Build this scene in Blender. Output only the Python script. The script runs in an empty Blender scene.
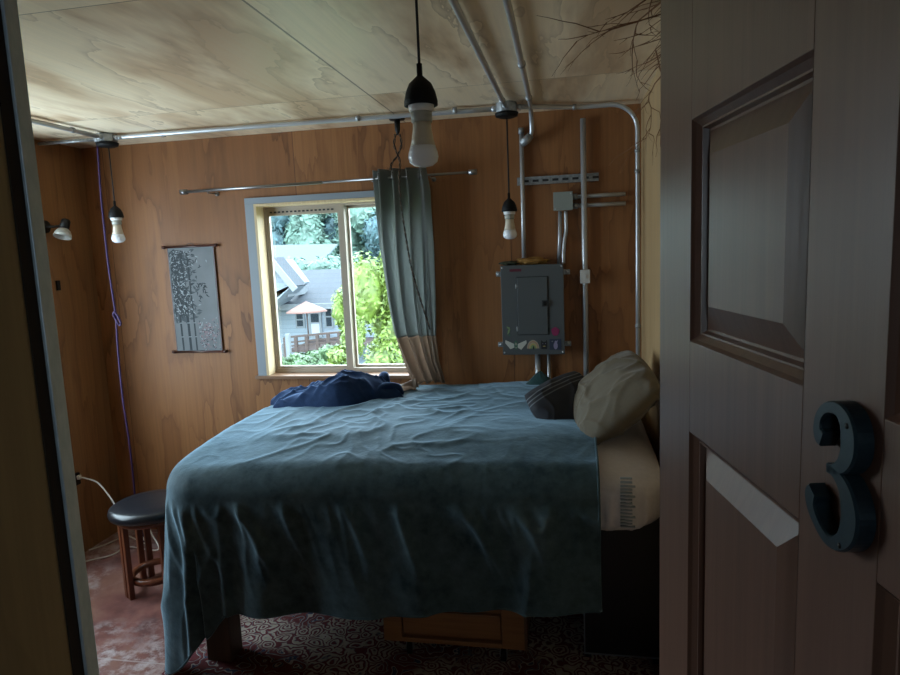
import bpy, bmesh, math, random
from mathutils import Vector, Matrix, noise
import numpy as np

# ------------------------------------------------------------------ camera, world, light, exposure
SC = bpy.context.scene
COL = SC.collection
EYE = Vector((0, 0, 1.70))
ROT = np.array([[0.98241161, 0.18214314, -0.04112553],
                [-0.01601443, -0.13724523, -0.99040764],
                [-0.18604024, 0.97364656, -0.13191439]])
FPX = 644.5
cam_d = bpy.data.cameras.new('camera')
cam_d.sensor_width = 36.0
cam_d.sensor_fit = 'HORIZONTAL'
cam_d.lens = FPX * 36.0 / 900.0
cam_d.clip_start = 0.02
cam_d.clip_end = 500
cam = bpy.data.objects.new('camera', cam_d)
COL.objects.link(cam)
cam.matrix_world = Matrix((
    (ROT[0][0], -ROT[1][0], -ROT[2][0], EYE.x),
    (ROT[0][1], -ROT[1][1], -ROT[2][1], EYE.y),
    (ROT[0][2], -ROT[1][2], -ROT[2][2], EYE.z),
    (0, 0, 0, 1)))
SC.camera = cam

SC.view_settings.view_transform = 'Standard'
SC.view_settings.look = 'None'
SC.view_settings.gamma = 1.0
SC.view_settings.use_curve_mapping = False
SC.view_settings.exposure = 0.58

world = bpy.data.worlds.new('overcast_sky')
SC.world = world
world.use_nodes = True
_n = world.node_tree.nodes
_n['Background'].inputs['Color'].default_value = (0.70, 0.86, 1.0, 1)
_n['Background'].inputs['Strength'].default_value = 10.0
SC.cycles.max_bounces = 10
SC.cycles.diffuse_bounces = 6
SC.cycles.transparent_max_bounces = 16
SC.cycles.sample_clamp_indirect = 6.0


def portal(name, loc, rot, sx, sy):
    d = bpy.data.lights.new(name, 'AREA')
    d.shape = 'RECTANGLE'
    d.size, d.size_y = sx, sy
    d.cycles.is_portal = True
    o = bpy.data.objects.new(name, d)
    o.location = loc
    o.rotation_euler = rot
    COL.objects.link(o)


CEIL = 2.41
YB = 3.545
XL, XR = -2.90, 0.365
portal('window_sky_portal', (-1.40, 3.70, 1.5), (math.radians(-90), 0, 0), 1.0, 1.06)
portal('side_window_sky_portal', (-3.06, 2.38, 1.45), (0, math.radians(-90), 0), 1.4, 1.2)


portal('hall_window_sky_portal', (-.10, -1.72, 1.71), (math.radians(90), 0, 0), .32, .42)


def at(px, py, Y):
    d = (px - 450) / FPX, (py - 337.5) / FPX, 1.0
    v = ROT.T @ np.array(d)
    t = Y / v[1]
    return Vector((v[0] * t, Y, EYE.z + v[2] * t))


# ------------------------------------------------------------------ mesh helpers
class MB:
    def __init__(self):
        self.v = []
        self.f = []
        self.m = []
        self.sm = []

    def add(self, vs, fs, mi=0, smooth=False):
        b = len(self.v)
        self.v += [tuple(v) for v in vs]
        for f in fs:
            self.f.append(tuple(i + b for i in f))
            self.m.append(mi)
            self.sm.append(smooth)
        return self

    def box(self, x0, x1, y0, y1, z0, z1, mi=0):
        vs = [(x, y, z) for x in (x0, x1) for y in (y0, y1) for z in (z0, z1)]
        fs = [(0, 1, 3, 2), (4, 6, 7, 5), (0, 4, 5, 1), (2, 3, 7, 6), (0, 2, 6, 4), (1, 5, 7, 3)]
        return self.add(vs, fs, mi)

    def obox(self, a, b, w, t, up=(0, 0, 1), mi=0):
        """bar from a to b, width w (along side), thickness t (along up)"""
        a, b = Vector(a), Vector(b)
        d = (b - a).normalized()
        u = Vector(up)
        s = d.cross(u)
        if s.length < 1e-5:
            s = d.cross(Vector((1, 0, 0)))
        s.normalize()
        u = s.cross(d).normalized()
        vs = []
        for p in (a, b):
            for i, j in ((-1, -1), (1, -1), (1, 1), (-1, 1)):
                vs.append(p + s * (w / 2 * i) + u * (t / 2 * j))
        fs = [(3, 2, 1, 0), (4, 5, 6, 7), (0, 1, 5, 4), (1, 2, 6, 5), (2, 3, 7, 6), (3, 0, 4, 7)]
        return self.add(vs, fs, mi)

    def tube(self, pts, r, n=8, mi=0, cap=True):
        pts = [Vector(p) for p in pts]
        k = len(pts)
        rr = r if isinstance(r, (list, tuple)) else [r] * k
        t0 = (pts[1] - pts[0]).normalized()
        ref = Vector((0, 0, 1)) if abs(t0.z) < .9 else Vector((1, 0, 0))
        nrm = (ref - t0 * ref.dot(t0)).normalized()
        vs = []
        for i, p in enumerate(pts):
            t = (pts[min(i + 1, k - 1)] - pts[max(i - 1, 0)])
            t = t.normalized() if t.length > 1e-9 else t0
            nrm = (nrm - t * nrm.dot(t))
            nrm = nrm.normalized() if nrm.length > 1e-6 else Vector((1, 0, 0))
            bn = t.cross(nrm)
            for j in range(n):
                a = 2 * math.pi * j / n
                vs.append(p + (nrm * math.cos(a) + bn * math.sin(a)) * rr[i])
        fs = []
        for i in range(k - 1):
            for j in range(n):
                j2 = (j + 1) % n
                fs.append((i * n + j, i * n + j2, (i + 1) * n + j2, (i + 1) * n + j))
        if cap:
            fs.append(tuple(range(n))[::-1])
            fs.append(tuple((k - 1) * n + j for j in range(n)))
        return self.add(vs, fs, mi, True)

    def lathe(self, prof, n=24, M=None, mi=0, cap=True):
        M = M or Matrix.Identity(4)
        vs = []
        for r, z in prof:
            for j in range(n):
                a = 2 * math.pi * j / n
                vs.append(M @ Vector((r * math.cos(a), r * math.sin(a), z)))
        fs = []
        for i in range(len(prof) - 1):
            for j in range(n):
                j2 = (j + 1) % n
                fs.append((i * n + j, i * n + j2, (i + 1) * n + j2, (i + 1) * n + j))
        if cap and prof[0][0] > 1e-4:
            fs.append(tuple(range(n))[::-1])
        if cap and prof[-1][0] > 1e-4:
            fs.append(tuple((len(prof) - 1) * n + j for j in range(n)))
        return self.add(vs, fs, mi, True)

    def prism(self, poly, M, d, mi=0, mi_side=None):
        """polygon (2D) placed by M (local xy), extruded by d along local z"""
        n = len(poly)
        vs = [M @ Vector((x, y, 0)) for x, y in poly] + [M @ Vector((x, y, d)) for x, y in poly]
        self.add(vs, [tuple(range(n))[::-1], tuple(range(n, 2 * n))], mi)
        b = len(self.v) - 2 * n
        for i in range(n):
            j = (i + 1) % n
            self.f.append((b + i, b + j, b + n + j, b + n + i))
            self.m.append(mi if mi_side is None else mi_side)
            self.sm.append(False)
        return self

    def grid(self, fn, nu, nv, mi=0, closed_u=False, flip=False):
        vs = []
        for i in range(nu + (0 if closed_u else 1)):
            for j in range(nv + 1):
                vs.append(fn(i / nu, j / nv))
        fs = []
        for i in range(nu):
            i2 = (i + 1) % nu if closed_u else i + 1
            for j in range(nv):
                q = (i * (nv + 1) + j, i2 * (nv + 1) + j, i2 * (nv + 1) + j + 1, i * (nv + 1) + j + 1)
                fs.append(q[::-1] if flip else q)
        return self.add(vs, fs, mi, True)

    def build(self, name, mats, parent=None, loc=None, bevel=0, sub=0, solid=0, weld=False, rot=None):
        me = bpy.data.meshes.new(name)
        me.from_pydata(self.v, [], self.f)
        if not isinstance(mats, (list, tuple)):
            mats = [mats]
        for m in mats:
            me.materials.append(m)
        me.polygons.foreach_set('material_index', self.m)
        me.polygons.foreach_set('use_smooth', self.sm)
        bm = bmesh.new()
        bm.from_mesh(me)
        if weld:
            bmesh.ops.remove_doubles(bm, verts=bm.verts, dist=1e-5)
        bmesh.ops.recalc_face_normals(bm, faces=bm.faces)
        bm.to_mesh(me)
        bm.free()
        o = bpy.data.objects.new(name, me)
        COL.objects.link(o)
        if parent:
            o.parent = parent
        if loc:
            o.location = loc
        if rot:
            o.rotation_euler = rot
        if bevel:
            b = o.modifiers.new('bevel', 'BEVEL')
            b.width = bevel
            b.segments = 2
            b.limit_method = 'ANGLE'
        if solid:
            s = o.modifiers.new('solid', 'SOLIDIFY')
            s.thickness = solid
            s.offset = 0
        if sub:
            s = o.modifiers.new('sub', 'SUBSURF')
            s.levels = s.render_levels = sub
        return o


def tag(o, label=None, cat=None, group=None, kind=None):
    if label:
        o['label'] = label
    if cat:
        o['category'] = cat
    if group:
        o['group'] = group
    if kind:
        o['kind'] = kind
    return o


def empty(name, loc=(0, 0, 0), rz=0):
    o = bpy.data.objects.new(name, None)
    COL.objects.link(o)
    o.location = loc
    o.rotation_euler = (0, 0, rz)
    o.empty_display_size = .05
    return o


def copy_tree(o, parent=None):
    c = o.copy()
    COL.objects.link(c)
    c.parent = parent
    for ch in [k for k in bpy.data.objects if k.parent == o]:
        copy_tree(ch, c)
    return c


def smooth_path(pts, n=8):
    """Catmull-Rom"""
    P = [Vector(p) for p in pts]
    P = [P[0] * 2 - P[1]] + P + [P[-1] * 2 - P[-2]]
    out = []
    for i in range(1, len(P) - 2):
        for k in range(n):
            t = k / n
            a, b, c, d = P[i - 1], P[i], P[i + 1], P[i + 2]
            out.append(.5 * ((2 * b) + (c - a) * t + (2 * a - 5 * b + 4 * c - d) * t * t + (3 * b - a - 3 * c + d) * t ** 3))
    out.append(P[-2])
    return out


def nz(x, y, z=0.0):
    return noise.noise(Vector((x, y, z)))


def ridge(x, y, z=0.0):
    return (1 - abs(nz(x, y, z)) * 2.2) ** 3 if abs(nz(x, y, z)) < .4545 else 0.0


def sst(a, b, x):
    t = min(1, max(0, (x - a) / (b - a)))
    return t * t * (3 - 2 * t)


# ------------------------------------------------------------------ materials
def mat(name, color, rough=.6, metal=0, spec=.5, **kw):
    m = bpy.data.materials.new(name)
    m.use_nodes = True
    b = m.node_tree.nodes['Principled BSDF']
    b.inputs['Base Color'].default_value = (*color, 1)
    b.inputs['Roughness'].default_value = rough
    b.inputs['Metallic'].default_value = metal
    b.inputs['Specular IOR Level'].default_value = spec
    for k, v in kw.items():
        b.inputs[k].default_value = v
    return m


class N:
    """small node-graph writer"""
    def __init__(self, m):
        self.t = m.node_tree
        self.b = self.t.nodes['Principled BSDF']

    def new(self, typ, ins=None, **props):
        n = self.t.nodes.new(typ)
        for k, v in props.items():
            setattr(n, k, v)
        for k, v in (ins or {}).items():
            s = n.inputs[k]
            if isinstance(v, bpy.types.NodeSocket):
                self.t.links.new(v, s)
            elif v is not None:
                s.default_value = v
        return n

    def math(self, op, a, b=0.0, c=0.0):
        return self.new('ShaderNodeMath', {0: a, 1: b, 2: c}, operation=op).outputs[0]

    def coord(self, scale=(1, 1, 1), rot=(0, 0, 0), loc=(0, 0, 0), out='Object'):
        tc = self.new('ShaderNodeTexCoord')
        return self.new('ShaderNodeMapping', {'Vector': tc.outputs[out], 'Scale': scale, 'Rotation': rot, 'Location': loc}).outputs[0]

    def noise(self, vec, scale=5, detail=2, rough=.5, w=None, dist=0.0):
        n = self.new('ShaderNodeTexNoise', {'Vector': vec, 'Scale': scale, 'Detail': detail, 'Roughness': rough, 'Distortion': dist})
        if w is not None:
            n.noise_dimensions = '4D'
            self.t.links.new(w, n.inputs['W'])
        return n.outputs[0]

    def ramp(self, fac, stops):
        r = self.new('ShaderNodeValToRGB', {'Fac': fac})
        e = r.color_ramp.elements
        while len(e) < len(stops):
            e.new(.5)
        for k, (p, c) in enumerate(stops):
            e[k].position = p
            e[k].color = (c, c, c, 1) if isinstance(c, (int, float)) else (*c, 1)
        return r.outputs[0]

    def mix(self, fac, a, b, mode='MIX'):
        n = self.new('ShaderNodeMix', data_type='RGBA', blend_type=mode)
        for s, v in ((n.inputs[0], fac), (n.inputs[6], a), (n.inputs[7], b)):
            if isinstance(v, bpy.types.NodeSocket):
                self.t.links.new(v, s)
            elif isinstance(v, (int, float)):
                s.default_value = v
            else:
                s.default_value = (*v, 1)
        return n.outputs[2]

    def color(self, c):
        self.t.links.new(c, self.b.inputs['Base Color'])

    def rough(self, c):
        self.t.links.new(c, self.b.inputs['Roughness'])

    def bump(self, h, strength=.3, dist=.01):
        n = self.new('ShaderNodeBump', {'Height': h, 'Strength': strength, 'Distance': dist})
        self.t.links.new(n.outputs[0], self.b.inputs['Normal'])


def plywood(name, light, mid, dark, grain='Z', across='X', sheet=1.22, off=0.0, bands=9, stretch=.16, sc=1.6,
            rough=.5, line=.55, blob=.6, cross_seam=None, streak=.35, spec=.35, rg=.52):
    m = mat(name, mid, rough, spec=spec)
    g = N(m)
    tc = g.new('ShaderNodeTexCoord').outputs['Object']
    sep = g.new('ShaderNodeSeparateXYZ', {0: tc})
    sock = {'X': sep.outputs[0], 'Y': sep.outputs[1], 'Z': sep.outputs[2]}
    s = g.math('DIVIDE', g.math('ADD', sock[across], off), sheet)
    w = g.math('MULTIPLY', g.math('FLOOR', s), 7.31)
    sv = [1.0, 1.0, 1.0]
    sv['XYZ'.index(grain)] = stretch
    mp = g.new('ShaderNodeMapping', {'Vector': tc, 'Scale': tuple(sv)}).outputs[0]
    n1 = g.noise(mp, sc, 5.0, rg, w, .25)
    v = g.math('MULTIPLY', n1, float(bands))
    saw = g.math('FRACT', v)
    lines = g.ramp(saw, [(0.0, .25), (.02, 1.0), (.10, .55), (.34, .08), (1.0, 0.0)])
    msk = g.ramp(g.noise(mp, sc * 1.3, 2, .5, g.math('ADD', w, 9.1)), [(.38, .25), (.62, 1)])
    plate = g.ramp(g.math('FRACT', g.math('MULTIPLY', v, .25)), [(0, 0), (.45, .1), (.5, .8), (.8, 1), (1.0, 0)])
    n2 = g.noise(mp, sc * .8, 3, .6, g.math('ADD', w, 3.3))
    lines = g.math('MULTIPLY', lines, msk)
    broad = g.ramp(n2, [(.3, 0), (.7, 1)])
    fv = [70.0, 70.0, 70.0]
    fv['XYZ'.index(grain)] = 1.6
    fib = g.noise(g.new('ShaderNodeMapping', {'Vector': tc, 'Scale': tuple(fv)}).outputs[0], 1.0, 3, .6)
    c = g.mix(broad, light, mid)
    c = g.mix(g.math('MULTIPLY', plate, blob), c, dark)
    c = g.mix(g.math('MULTIPLY', lines, line), c, tuple(x * .55 for x in dark))
    c = g.mix(g.math('MULTIPLY', g.ramp(fib, [(.35, 1), (.62, 0)]), streak), c, tuple(x * .6 for x in mid))
    seam = g.math('LESS_THAN', g.math('FRACT', s), .0028)
    c = g.mix(g.math('MULTIPLY', seam, .75), c, (.02, .012, .006))
    if cross_seam:
        ax, pos, per = cross_seam
        q = g.math('LESS_THAN', g.math('FRACT', g.math('DIVIDE', g.math('SUBTRACT', sock[ax], pos), per)), .003)
        c = g.mix(g.math('MULTIPLY', q, .75), c, (.02, .012, .006))
    g.color(c)
    g.rough(g.ramp(fib, [(.2, rough - .08), (.8, rough + .12)]))
    g.bump(fib, .12, .003)
    return m


M = {}
M['ply_back'] = plywood('plywood_back_wall', (.34, .150, .055), (.27, .110, .038), (.17, .060, .020), off=.32, bands=11, stretch=.20, sc=2.5, line=.78, blob=.42, rg=.52)
M['ply_side'] = plywood('plywood_side_wall', (.33, .17, .07), (.26, .12, .045), (.17, .07, .025), across='Y', bands=12, stretch=.10, sc=4, line=.5, blob=.2, rg=.4)
M['ply_right'] = plywood('plywood_right_wall', (.50, .34, .18), (.42, .27, .13), (.30, .17, .08), across='Y', off=.1, bands=9, stretch=.08, sc=3.4, line=.3, blob=.2, streak=.5)
M['ply_ceiling'] = plywood('plywood_ceiling', (.92, .79, .60), (.84, .68, .47), (.55, .37, .22), grain='Y', across='Y', sheet=1.22, off=.77, bands=8,
                           stretch=.26, sc=3.0, line=.75, blob=.85, streak=.2, rough=.34, spec=.6, cross_seam=('X', -.88, 2.44), rg=.55)
M['ply_entry'] = plywood('plywood_partition', (.42, .33, .18), (.34, .25, .13), (.24, .17, .09), across='Y', off=.3, bands=4, stretch=.3, sc=2.0, line=.2, blob=.3, streak=.3, rough=.6)
M['drywall'] = mat('hall_paint', (.20, .18, .16), .8)

M['steel'] = mat('galvanised_conduit', (.50, .52, .55), .34, .55)
M['steel_dull'] = mat('galvanised_box', (.36, .38, .39), .5, .8)
g = N(M['steel_dull'])
g.color(g.ramp(g.new('ShaderNodeTexVoronoi', {'Vector': g.coord((60, 60, 60)), 'Scale': 1.0}).outputs['Distance'], [(.1, (.27, .29, .30)), (.8, (.42, .44, .46))]))
M['strip_metal'] = mat('galvanised_trim', (.30, .36, .38), .42, .35)
g = N(M['strip_metal'])
g.color(g.ramp(g.noise(g.coord((90, 90, 30)), 1, 3, .6), [(.3, (.50, .62, .70)), (.7, (.66, .76, .84))]))
M['black'] = mat('black_plastic', (.004, .004, .005), .6, spec=.25)
M['black_iron'] = mat('black_iron', (.012, .011, .010), .5, .3)
M['cord_black'] = mat('black_cord', (.008, .008, .010), .7)
M['bulb_white'] = mat('frosted_bulb_plastic', (.80, .80, .80), .35)
M['bulb_lens'] = mat('frosted_bulb_lens', (.86, .88, .94), .22)
M['bulb_grey'] = mat('bulb_grey_neck', (.42, .42, .37), .45)
M['bulb_mid'] = mat('bulb_translucent_body', (.60, .53, .42), .3)
M['panel_grey'] = mat('breaker_panel_enamel', (.075, .083, .088), .42)
M['panel_dark'] = mat('breaker_panel_shadow_gap', (.02, .022, .025), .6)
M['jb_grey'] = mat('junction_box_enamel', (.26, .29, .27), .5)
M['switch_white'] = mat('switch_plate_plastic', (.60, .59, .57), .4)
M['window_vinyl'] = mat('window_frame_vinyl', (.40, .34, .27), .4)
M['casing'] = mat('window_casing_paint', (.24, .275, .31), .45)
M['jamb_wood'] = plywood('window_jamb_pine', (.74, .60, .38), (.66, .50, .29), (.50, .33, .17), sheet=5, bands=5, stretch=.1, sc=6, line=.15, blob=.2)
M['sill_wood'] = mat('window_sill_wood', (.24, .13, .075), .35)
M['rod_steel'] = mat('curtain_rod_steel', (.30, .30, .31), .35, 1.0)

def fabric(name, c1, c2, scale=40, rough=.9, sheen=.5, bump=.25, tint=None, big=3.0):
    m = mat(name, c1, rough, spec=.15, **{'Sheen Weight': sheen, 'Sheen Roughness': .35})
    if tint:
        m.node_tree.nodes['Principled BSDF'].inputs['Sheen Tint'].default_value = (*tint, 1)
    g = N(m)
    a = g.noise(g.coord(), scale, 4, .65)
    b = g.noise(g.coord(), big, 3, .6)
    f = g.math('MULTIPLY_ADD', a, .5, g.math('MULTIPLY', b, .6))
    g.color(g.ramp(f, [(.38, c1), (.72, c2)]))
    g.bump(a, bump, .004)
    return m


_nap = 1
M['blanket'] = fabric('teal_velvet_fleece', (.016, .034, .042), (.066, .102, .116), 24, .75, 1.0, .6, (.42, .62, .78), 5.0)
M['navy'] = fabric('navy_throw_fleece', (.009, .022, .062), (.018, .042, .105), 50, .85, .6, .3, (.4, .6, 1.0))
M['khaki'] = fabric('khaki_pillow_cotton', (.115, .095, .068), (.145, .122, .090), 90, .85, .2, .15)
M['sheet'] = fabric('white_mattress_cotton', (.46, .43, .45), (.58, .54, .56), 60, .8, .2, .2)
M['mat_label'] = mat('grey_print', (.22, .25, .27), .8)
M['curtain_grey'] = fabric('curtain_grey_green_cotton', (.17, .175, .165), (.20, .205, .195), 160, .85, .2, .1)
M['curtain_tan'] = fabric('curtain_tan_cotton', (.34, .28, .23), (.40, .33, .28), 160, .85, .2, .1)
M['teal_dark'] = fabric('dark_teal_cloth', (.02, .05, .055), (.035, .075, .08), 60, .85, .4, .2)

m = mat('charcoal_striped_cotton', (.02, .022, .03), .8)
g = N(m)
s = g.new('ShaderNodeSeparateXYZ', {0: g.coord(out='UV')}).outputs
w = g.math('FRACT', g.math('MULTIPLY', g.new('ShaderNodeSeparateXYZ', {0: g.new('ShaderNodeAttribute', attribute_name='pat').outputs['Vector']}).outputs[0], 1.0))
g.color(g.ramp(w, [(0, (.018, .020, .028)), (.12, (.018, .020, .028)), (.125, (.13, .14, .16)), (.14, (.13, .14, .16)), (.145, (.018, .02, .028)),
                   (.19, (.018, .02, .028)), (.195, (.13, .14, .16)), (.21, (.13, .14, .16)), (.215, (.018, .02, .028)),
                   (.26, (.018, .02, .028)), (.265, (.12, .13, .15)), (.28, (.12, .13, .15)), (.285, (.018, .02, .028)), (1, (.018, .02, .028))]))
M['stripe'] = m

for kk in ('curtain_grey', 'curtain_tan'):
    t = M[kk].node_tree
    pb = t.nodes['Principled BSDF']
    tl_ = t.nodes.new('ShaderNodeBsdfTranslucent')
    tl_.inputs[0].default_value = (.42, .44, .43, 1) if kk == 'curtain_grey' else (.50, .40, .33, 1)
    mx = t.nodes.new('ShaderNodeMixShader')
    mx.inputs[0].default_value = .55
    t.links.new(pb.outputs[0], mx.inputs[1])
    t.links.new(tl_.outputs[0], mx.inputs[2])
    t.links.new(mx.outputs[0], t.nodes['Material Output'].inputs[0])
# red-brown worn painted plywood floor
m = mat('worn_red_floor', (.16, .06, .035), .35)
g = N(m)
a = g.noise(g.coord(), 2.2, 5, .62, dist=.4)
b = g.noise(g.coord((1, 1, 1), loc=(3, 5, 0)), 9.0, 6, .75)
c = g.ramp(a, [(.35, (.085, .034, .032)), (.5, (.19, .075, .062)), (.68, (.27, .14, .10))])
pale = g.math('MULTIPLY', g.ramp(b, [(.46, 0), (.60, 1)]), g.ramp(g.noise(g.coord(loc=(7.3, 1.2, 0)), 1.7, 2, .5), [(.38, 0), (.52, 1)]))
c = g.mix(g.math('MULTIPLY', pale, .85), c, (.46, .38, .37))
sy = g.new('ShaderNodeSeparateXYZ', {0: g.coord()}).outputs[1]
c = g.mix(g.math('MULTIPLY', g.math('LESS_THAN', g.math('FRACT', g.math('DIVIDE', g.math('SUBTRACT', sy, 2.27), 1.22)), .007), .6), c, (.40, .34, .33))
g.color(c)
g.rough(g.ramp(b, [(.3, .28), (.7, .5)]))
g.bump(b, .15, .004)
M['floor'] = m

# persian style rug
m = mat('patterned_rug', (.15, .05, .05), .95, spec=.1)
g = N(m)
v = g.coord((1, 1, 1))
nn = g.noise(v, 8, 2, .5)
f = g.math('FRACT', g.math('MULTIPLY', nn, 11.0))
dv = g.new('ShaderNodeVectorMath', {0: v, 1: g.new('ShaderNodeTexNoise', {'Vector': v, 'Scale': 14.0, 'Detail': 2.0}).outputs['Color']}, operation='MULTIPLY_ADD')
dv.inputs[1].default_value = (1, 1, 1)
for l_ in list(dv.inputs[1].links):
    g.t.links.remove(l_)
nc_ = g.new('ShaderNodeVectorMath', {0: g.new('ShaderNodeTexNoise', {'Vector': v, 'Scale': 14.0, 'Detail': 2.0}).outputs['Color']}, operation='SCALE')
nc_.inputs['Scale'].default_value = .07
g.t.links.new(nc_.outputs[0], dv.inputs[2])
vor = g.new('ShaderNodeTexVoronoi', {'Vector': dv.outputs[0], 'Scale': 16.0}).outputs['Distance']
f2 = g.math('FRACT', g.math('MULTIPLY', vor, 4.0))
c = g.ramp(f, [(.0, (.11, .03, .035)), (.34, (.11, .03, .035)), (.36, (.36, .31, .27)), (.48, (.36, .31, .27)), (.50, (.045, .055, .10)), (.66, (.045, .055, .10)), (.68, (.30, .25, .20)), (.72, (.13, .035, .035))])
c2 = g.ramp(f2, [(0, (.36, .31, .27)), (.2, (.36, .31, .27)), (.22, (.12, .03, .035)), (.6, (.12, .03, .035)), (.62, (.05, .06, .10)), (.8, (.33, .28, .22))])
g.color(g.mix(g.ramp(g.noise(v, 2.5, 1, .5), [(.48, 0), (.52, 1)]), c, c2))
g.bump(g.noise(g.coord((300, 300, 300)), 1, 2), .3, .004)
M['rug'] = m

def wood(name, light, dark, scale=(3, 3, 40), rough=.45, spec=.5):
    m = mat(name, light, rough, spec=spec)
    g = N(m)
    a = g.noise(g.coord(scale), 1.0, 4, .6, dist=.5)
    g.color(g.ramp(a, [(.3, dark), (.7, light)]))
    g.bump(a, .08, .003)
    return m


M['door'] = wood('stained_door_wood', (.150, .076, .052), (.115, .056, .038), (60, 60, 2.5), .33)
M['stool_wood'] = wood('stool_dark_wood', (.20, .060, .026), (.11, .030, .014), (30, 30, 4), .3)
M['crate_wood'] = wood('crate_pine', (.28, .13, .05), (.20, .085, .03), (4, 50, 50), .45)
M['post_wood'] = wood('bed_post_wood', (.10, .055, .03), (.07, .038, .02), (40, 40, 4), .55)
M['leather'] = mat('black_vinyl_cushion', (.010, .012, .016), .28)
g = N(M['leather'])
g.bump(g.noise(g.coord((120, 120, 120)), 1, 3), .15, .002)
M['box_black'] = mat('black_laminate', (.012, .012, .014), .30)
M['box_edge'] = mat('worn_grey_edge', (.13, .14, .17), .4)
M['number_iron'] = mat('house_number_blue_grey_iron', (.020, .045, .062), .36, .3)
g = N(M['number_iron'])
g.color(g.ramp(g.noise(g.coord((60, 60, 60)), 1, 4, .6), [(.3, (.011, .025, .036)), (.7, (.022, .045, .060))]))
M['rope_purple'] = mat('purple_cord', (.032, .009, .065), .7)
M['cable_white'] = mat('white_cable', (.60, .56, .50), .5)
M['glass_shade'] = mat('frosted_shade_glass', (.60, .60, .55), .3, **{'Transmission Weight': .4})
M['twig'] = mat('dried_twig_bark', (.17, .080, .036), .8)
M['yellow_cloth'] = mat('mustard_cloth', (.26, .13, .025), .8)
M['olive'] = mat('dark_olive_cloth', (.035, .04, .02), .8)

# thin window glass
m = bpy.data.materials.new('window_glass')
m.use_nodes = True
t = m.node_tree
t.nodes.clear()
o_ = t.nodes.new('ShaderNodeOutputMaterial')
mx = t.nodes.new('ShaderNodeMixShader')
tr = t.nodes.new('ShaderNodeBsdfTransparent')
tr.inputs[0].default_value = (.97, .99, .98, 1)
gl = t.nodes.new('ShaderNodeBsdfGlossy')
gl.inputs['Roughness'].default_value = .02
mx.inputs[0].default_value = .05
t.links.new(tr.outputs[0], mx.inputs[1])
t.links.new(gl.outputs[0], mx.inputs[2])
t.links.new(mx.outputs[0], o_.inputs[0])
M['glass'] = m


# ------------------------------------------------------------------ room shell
def struct(o, label=None):
    o['kind'] = 'structure'
    if label:
        o['label'] = label
    return o


struct(MB().box(-3.05, XR + .10, -1.6, YB + .14, -.12, 0).build('floor', M['floor']))
struct(MB().box(-3.05, XR + .10, -1.6, YB + .14, CEIL, CEIL + .12).build('ceiling', M['ply_ceiling']))
WX0, WX1, WZ0, WZ1 = -1.80, -.97, 1.005, 2.02          # opening of the window in the back wall (right part behind the curtain)
WX1 = -.80
b = MB()
b.box(XL - .15, WX0, YB, YB + .14, 0, CEIL)
b.box(WX1, XR + .10, YB, YB + .14, 0, CEIL)
b.box(WX0, WX1, YB, YB + .14, 0, WZ0)
b.box(WX0, WX1, YB, YB + .14, WZ1, CEIL)
struct(b.build('wall_back', M['ply_back']))
SY0, SY1, SZ0, SZ1 = 1.80, 3.00, .75, 2.15
b = MB()
b.box(XL - .15, XL, -1.6, SY0, 0, CEIL)
b.box(XL - .15, XL, SY1, YB, 0, CEIL)
b.box(XL - .15, XL, SY0, SY1, 0, SZ0)
b.box(XL - .15, XL, SY0, SY1, SZ1, CEIL)
struct(b.build('wall_left', M['ply_side']))
struct(MB().box(XR, XR + .10, -1.6, YB, 0, CEIL).build('wall_right', M['ply_right']))
b = MB()
b.box(XL, -.70, -.06, .06, 0, CEIL)
b.box(-.70, XR, -.06, .06, 2.06, CEIL)
b.box(.30, XR, -.06, .06, 0, 2.06)
struct(b.build('wall_front', M['ply_side']))
struct(MB().box(-.70, -.60, .06, .652, 0, CEIL).build('wall_entry', M['ply_entry']))
hx0, hx1, hz0, hz1 = -.26, .06, 1.50, 1.92
b = MB()
b.box(-3.05, hx0, -1.70, -1.6, 0, CEIL)
b.box(hx1, XR + .10, -1.70, -1.6, 0, CEIL)
b.box(hx0, hx1, -1.70, -1.6, 0, hz0)
b.box(hx0, hx1, -1.70, -1.6, hz1, CEIL)
struct(b.build('wall_hall', M['drywall']))
w3 = struct(empty('window_3', (hx0, -1.65, hz0)), 'small hall window behind the doorway')
b = MB()
b.box(0, .03, -.02, .02, 0, hz1 - hz0)
b.box(hx1 - hx0 - .03, hx1 - hx0, -.02, .02, 0, hz1 - hz0)
b.box(.03, hx1 - hx0 - .03, -.02, .02, 0, .03)
b.box(.03, hx1 - hx0 - .03, -.02, .02, hz1 - hz0 - .03, hz1 - hz0)
b.build('window_frame', M['window_vinyl'], w3)
MB().box(.03, hx1 - hx0 - .03, -.002, .002, .03, hz1 - hz0 - .03).build('pane', M['glass'], w3)
# galvanised corner trim on the partition's end, and a flat dark strip painted as the shaded groove beside it
b = MB()
b.add([(-.601, .636, 0), (-.594, .636, 0), (-.594, .655, 0), (-.71, .655, 0), (-.71, .6525, 0), (-.601, .6525, 0)] + [(-.601, .636, CEIL - .002), (-.594, .636, CEIL - .002), (-.594, .655, CEIL - .002), (-.71, .655, CEIL - .002), (-.71, .6525, CEIL - .002), (-.601, .6525, CEIL - .002)],
      [(5, 4, 3, 2, 1, 0), (6, 7, 8, 9, 10, 11)] + [(i, (i + 1) % 6, (i + 1) % 6 + 6, i + 6) for i in range(6)])
struct(b.build('trim_1', M['strip_metal'], bevel=.001), 'galvanised metal strip on the end of the plywood partition')
struct(MB().box(-.6005, -.598, .620, .6355, 0, CEIL - .002).build('gap_shade_strip', mat('painted_gap_shade', (.022, .014, .009), .8)), 'dark strip standing in for the shaded gap beside the metal trim')

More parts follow.
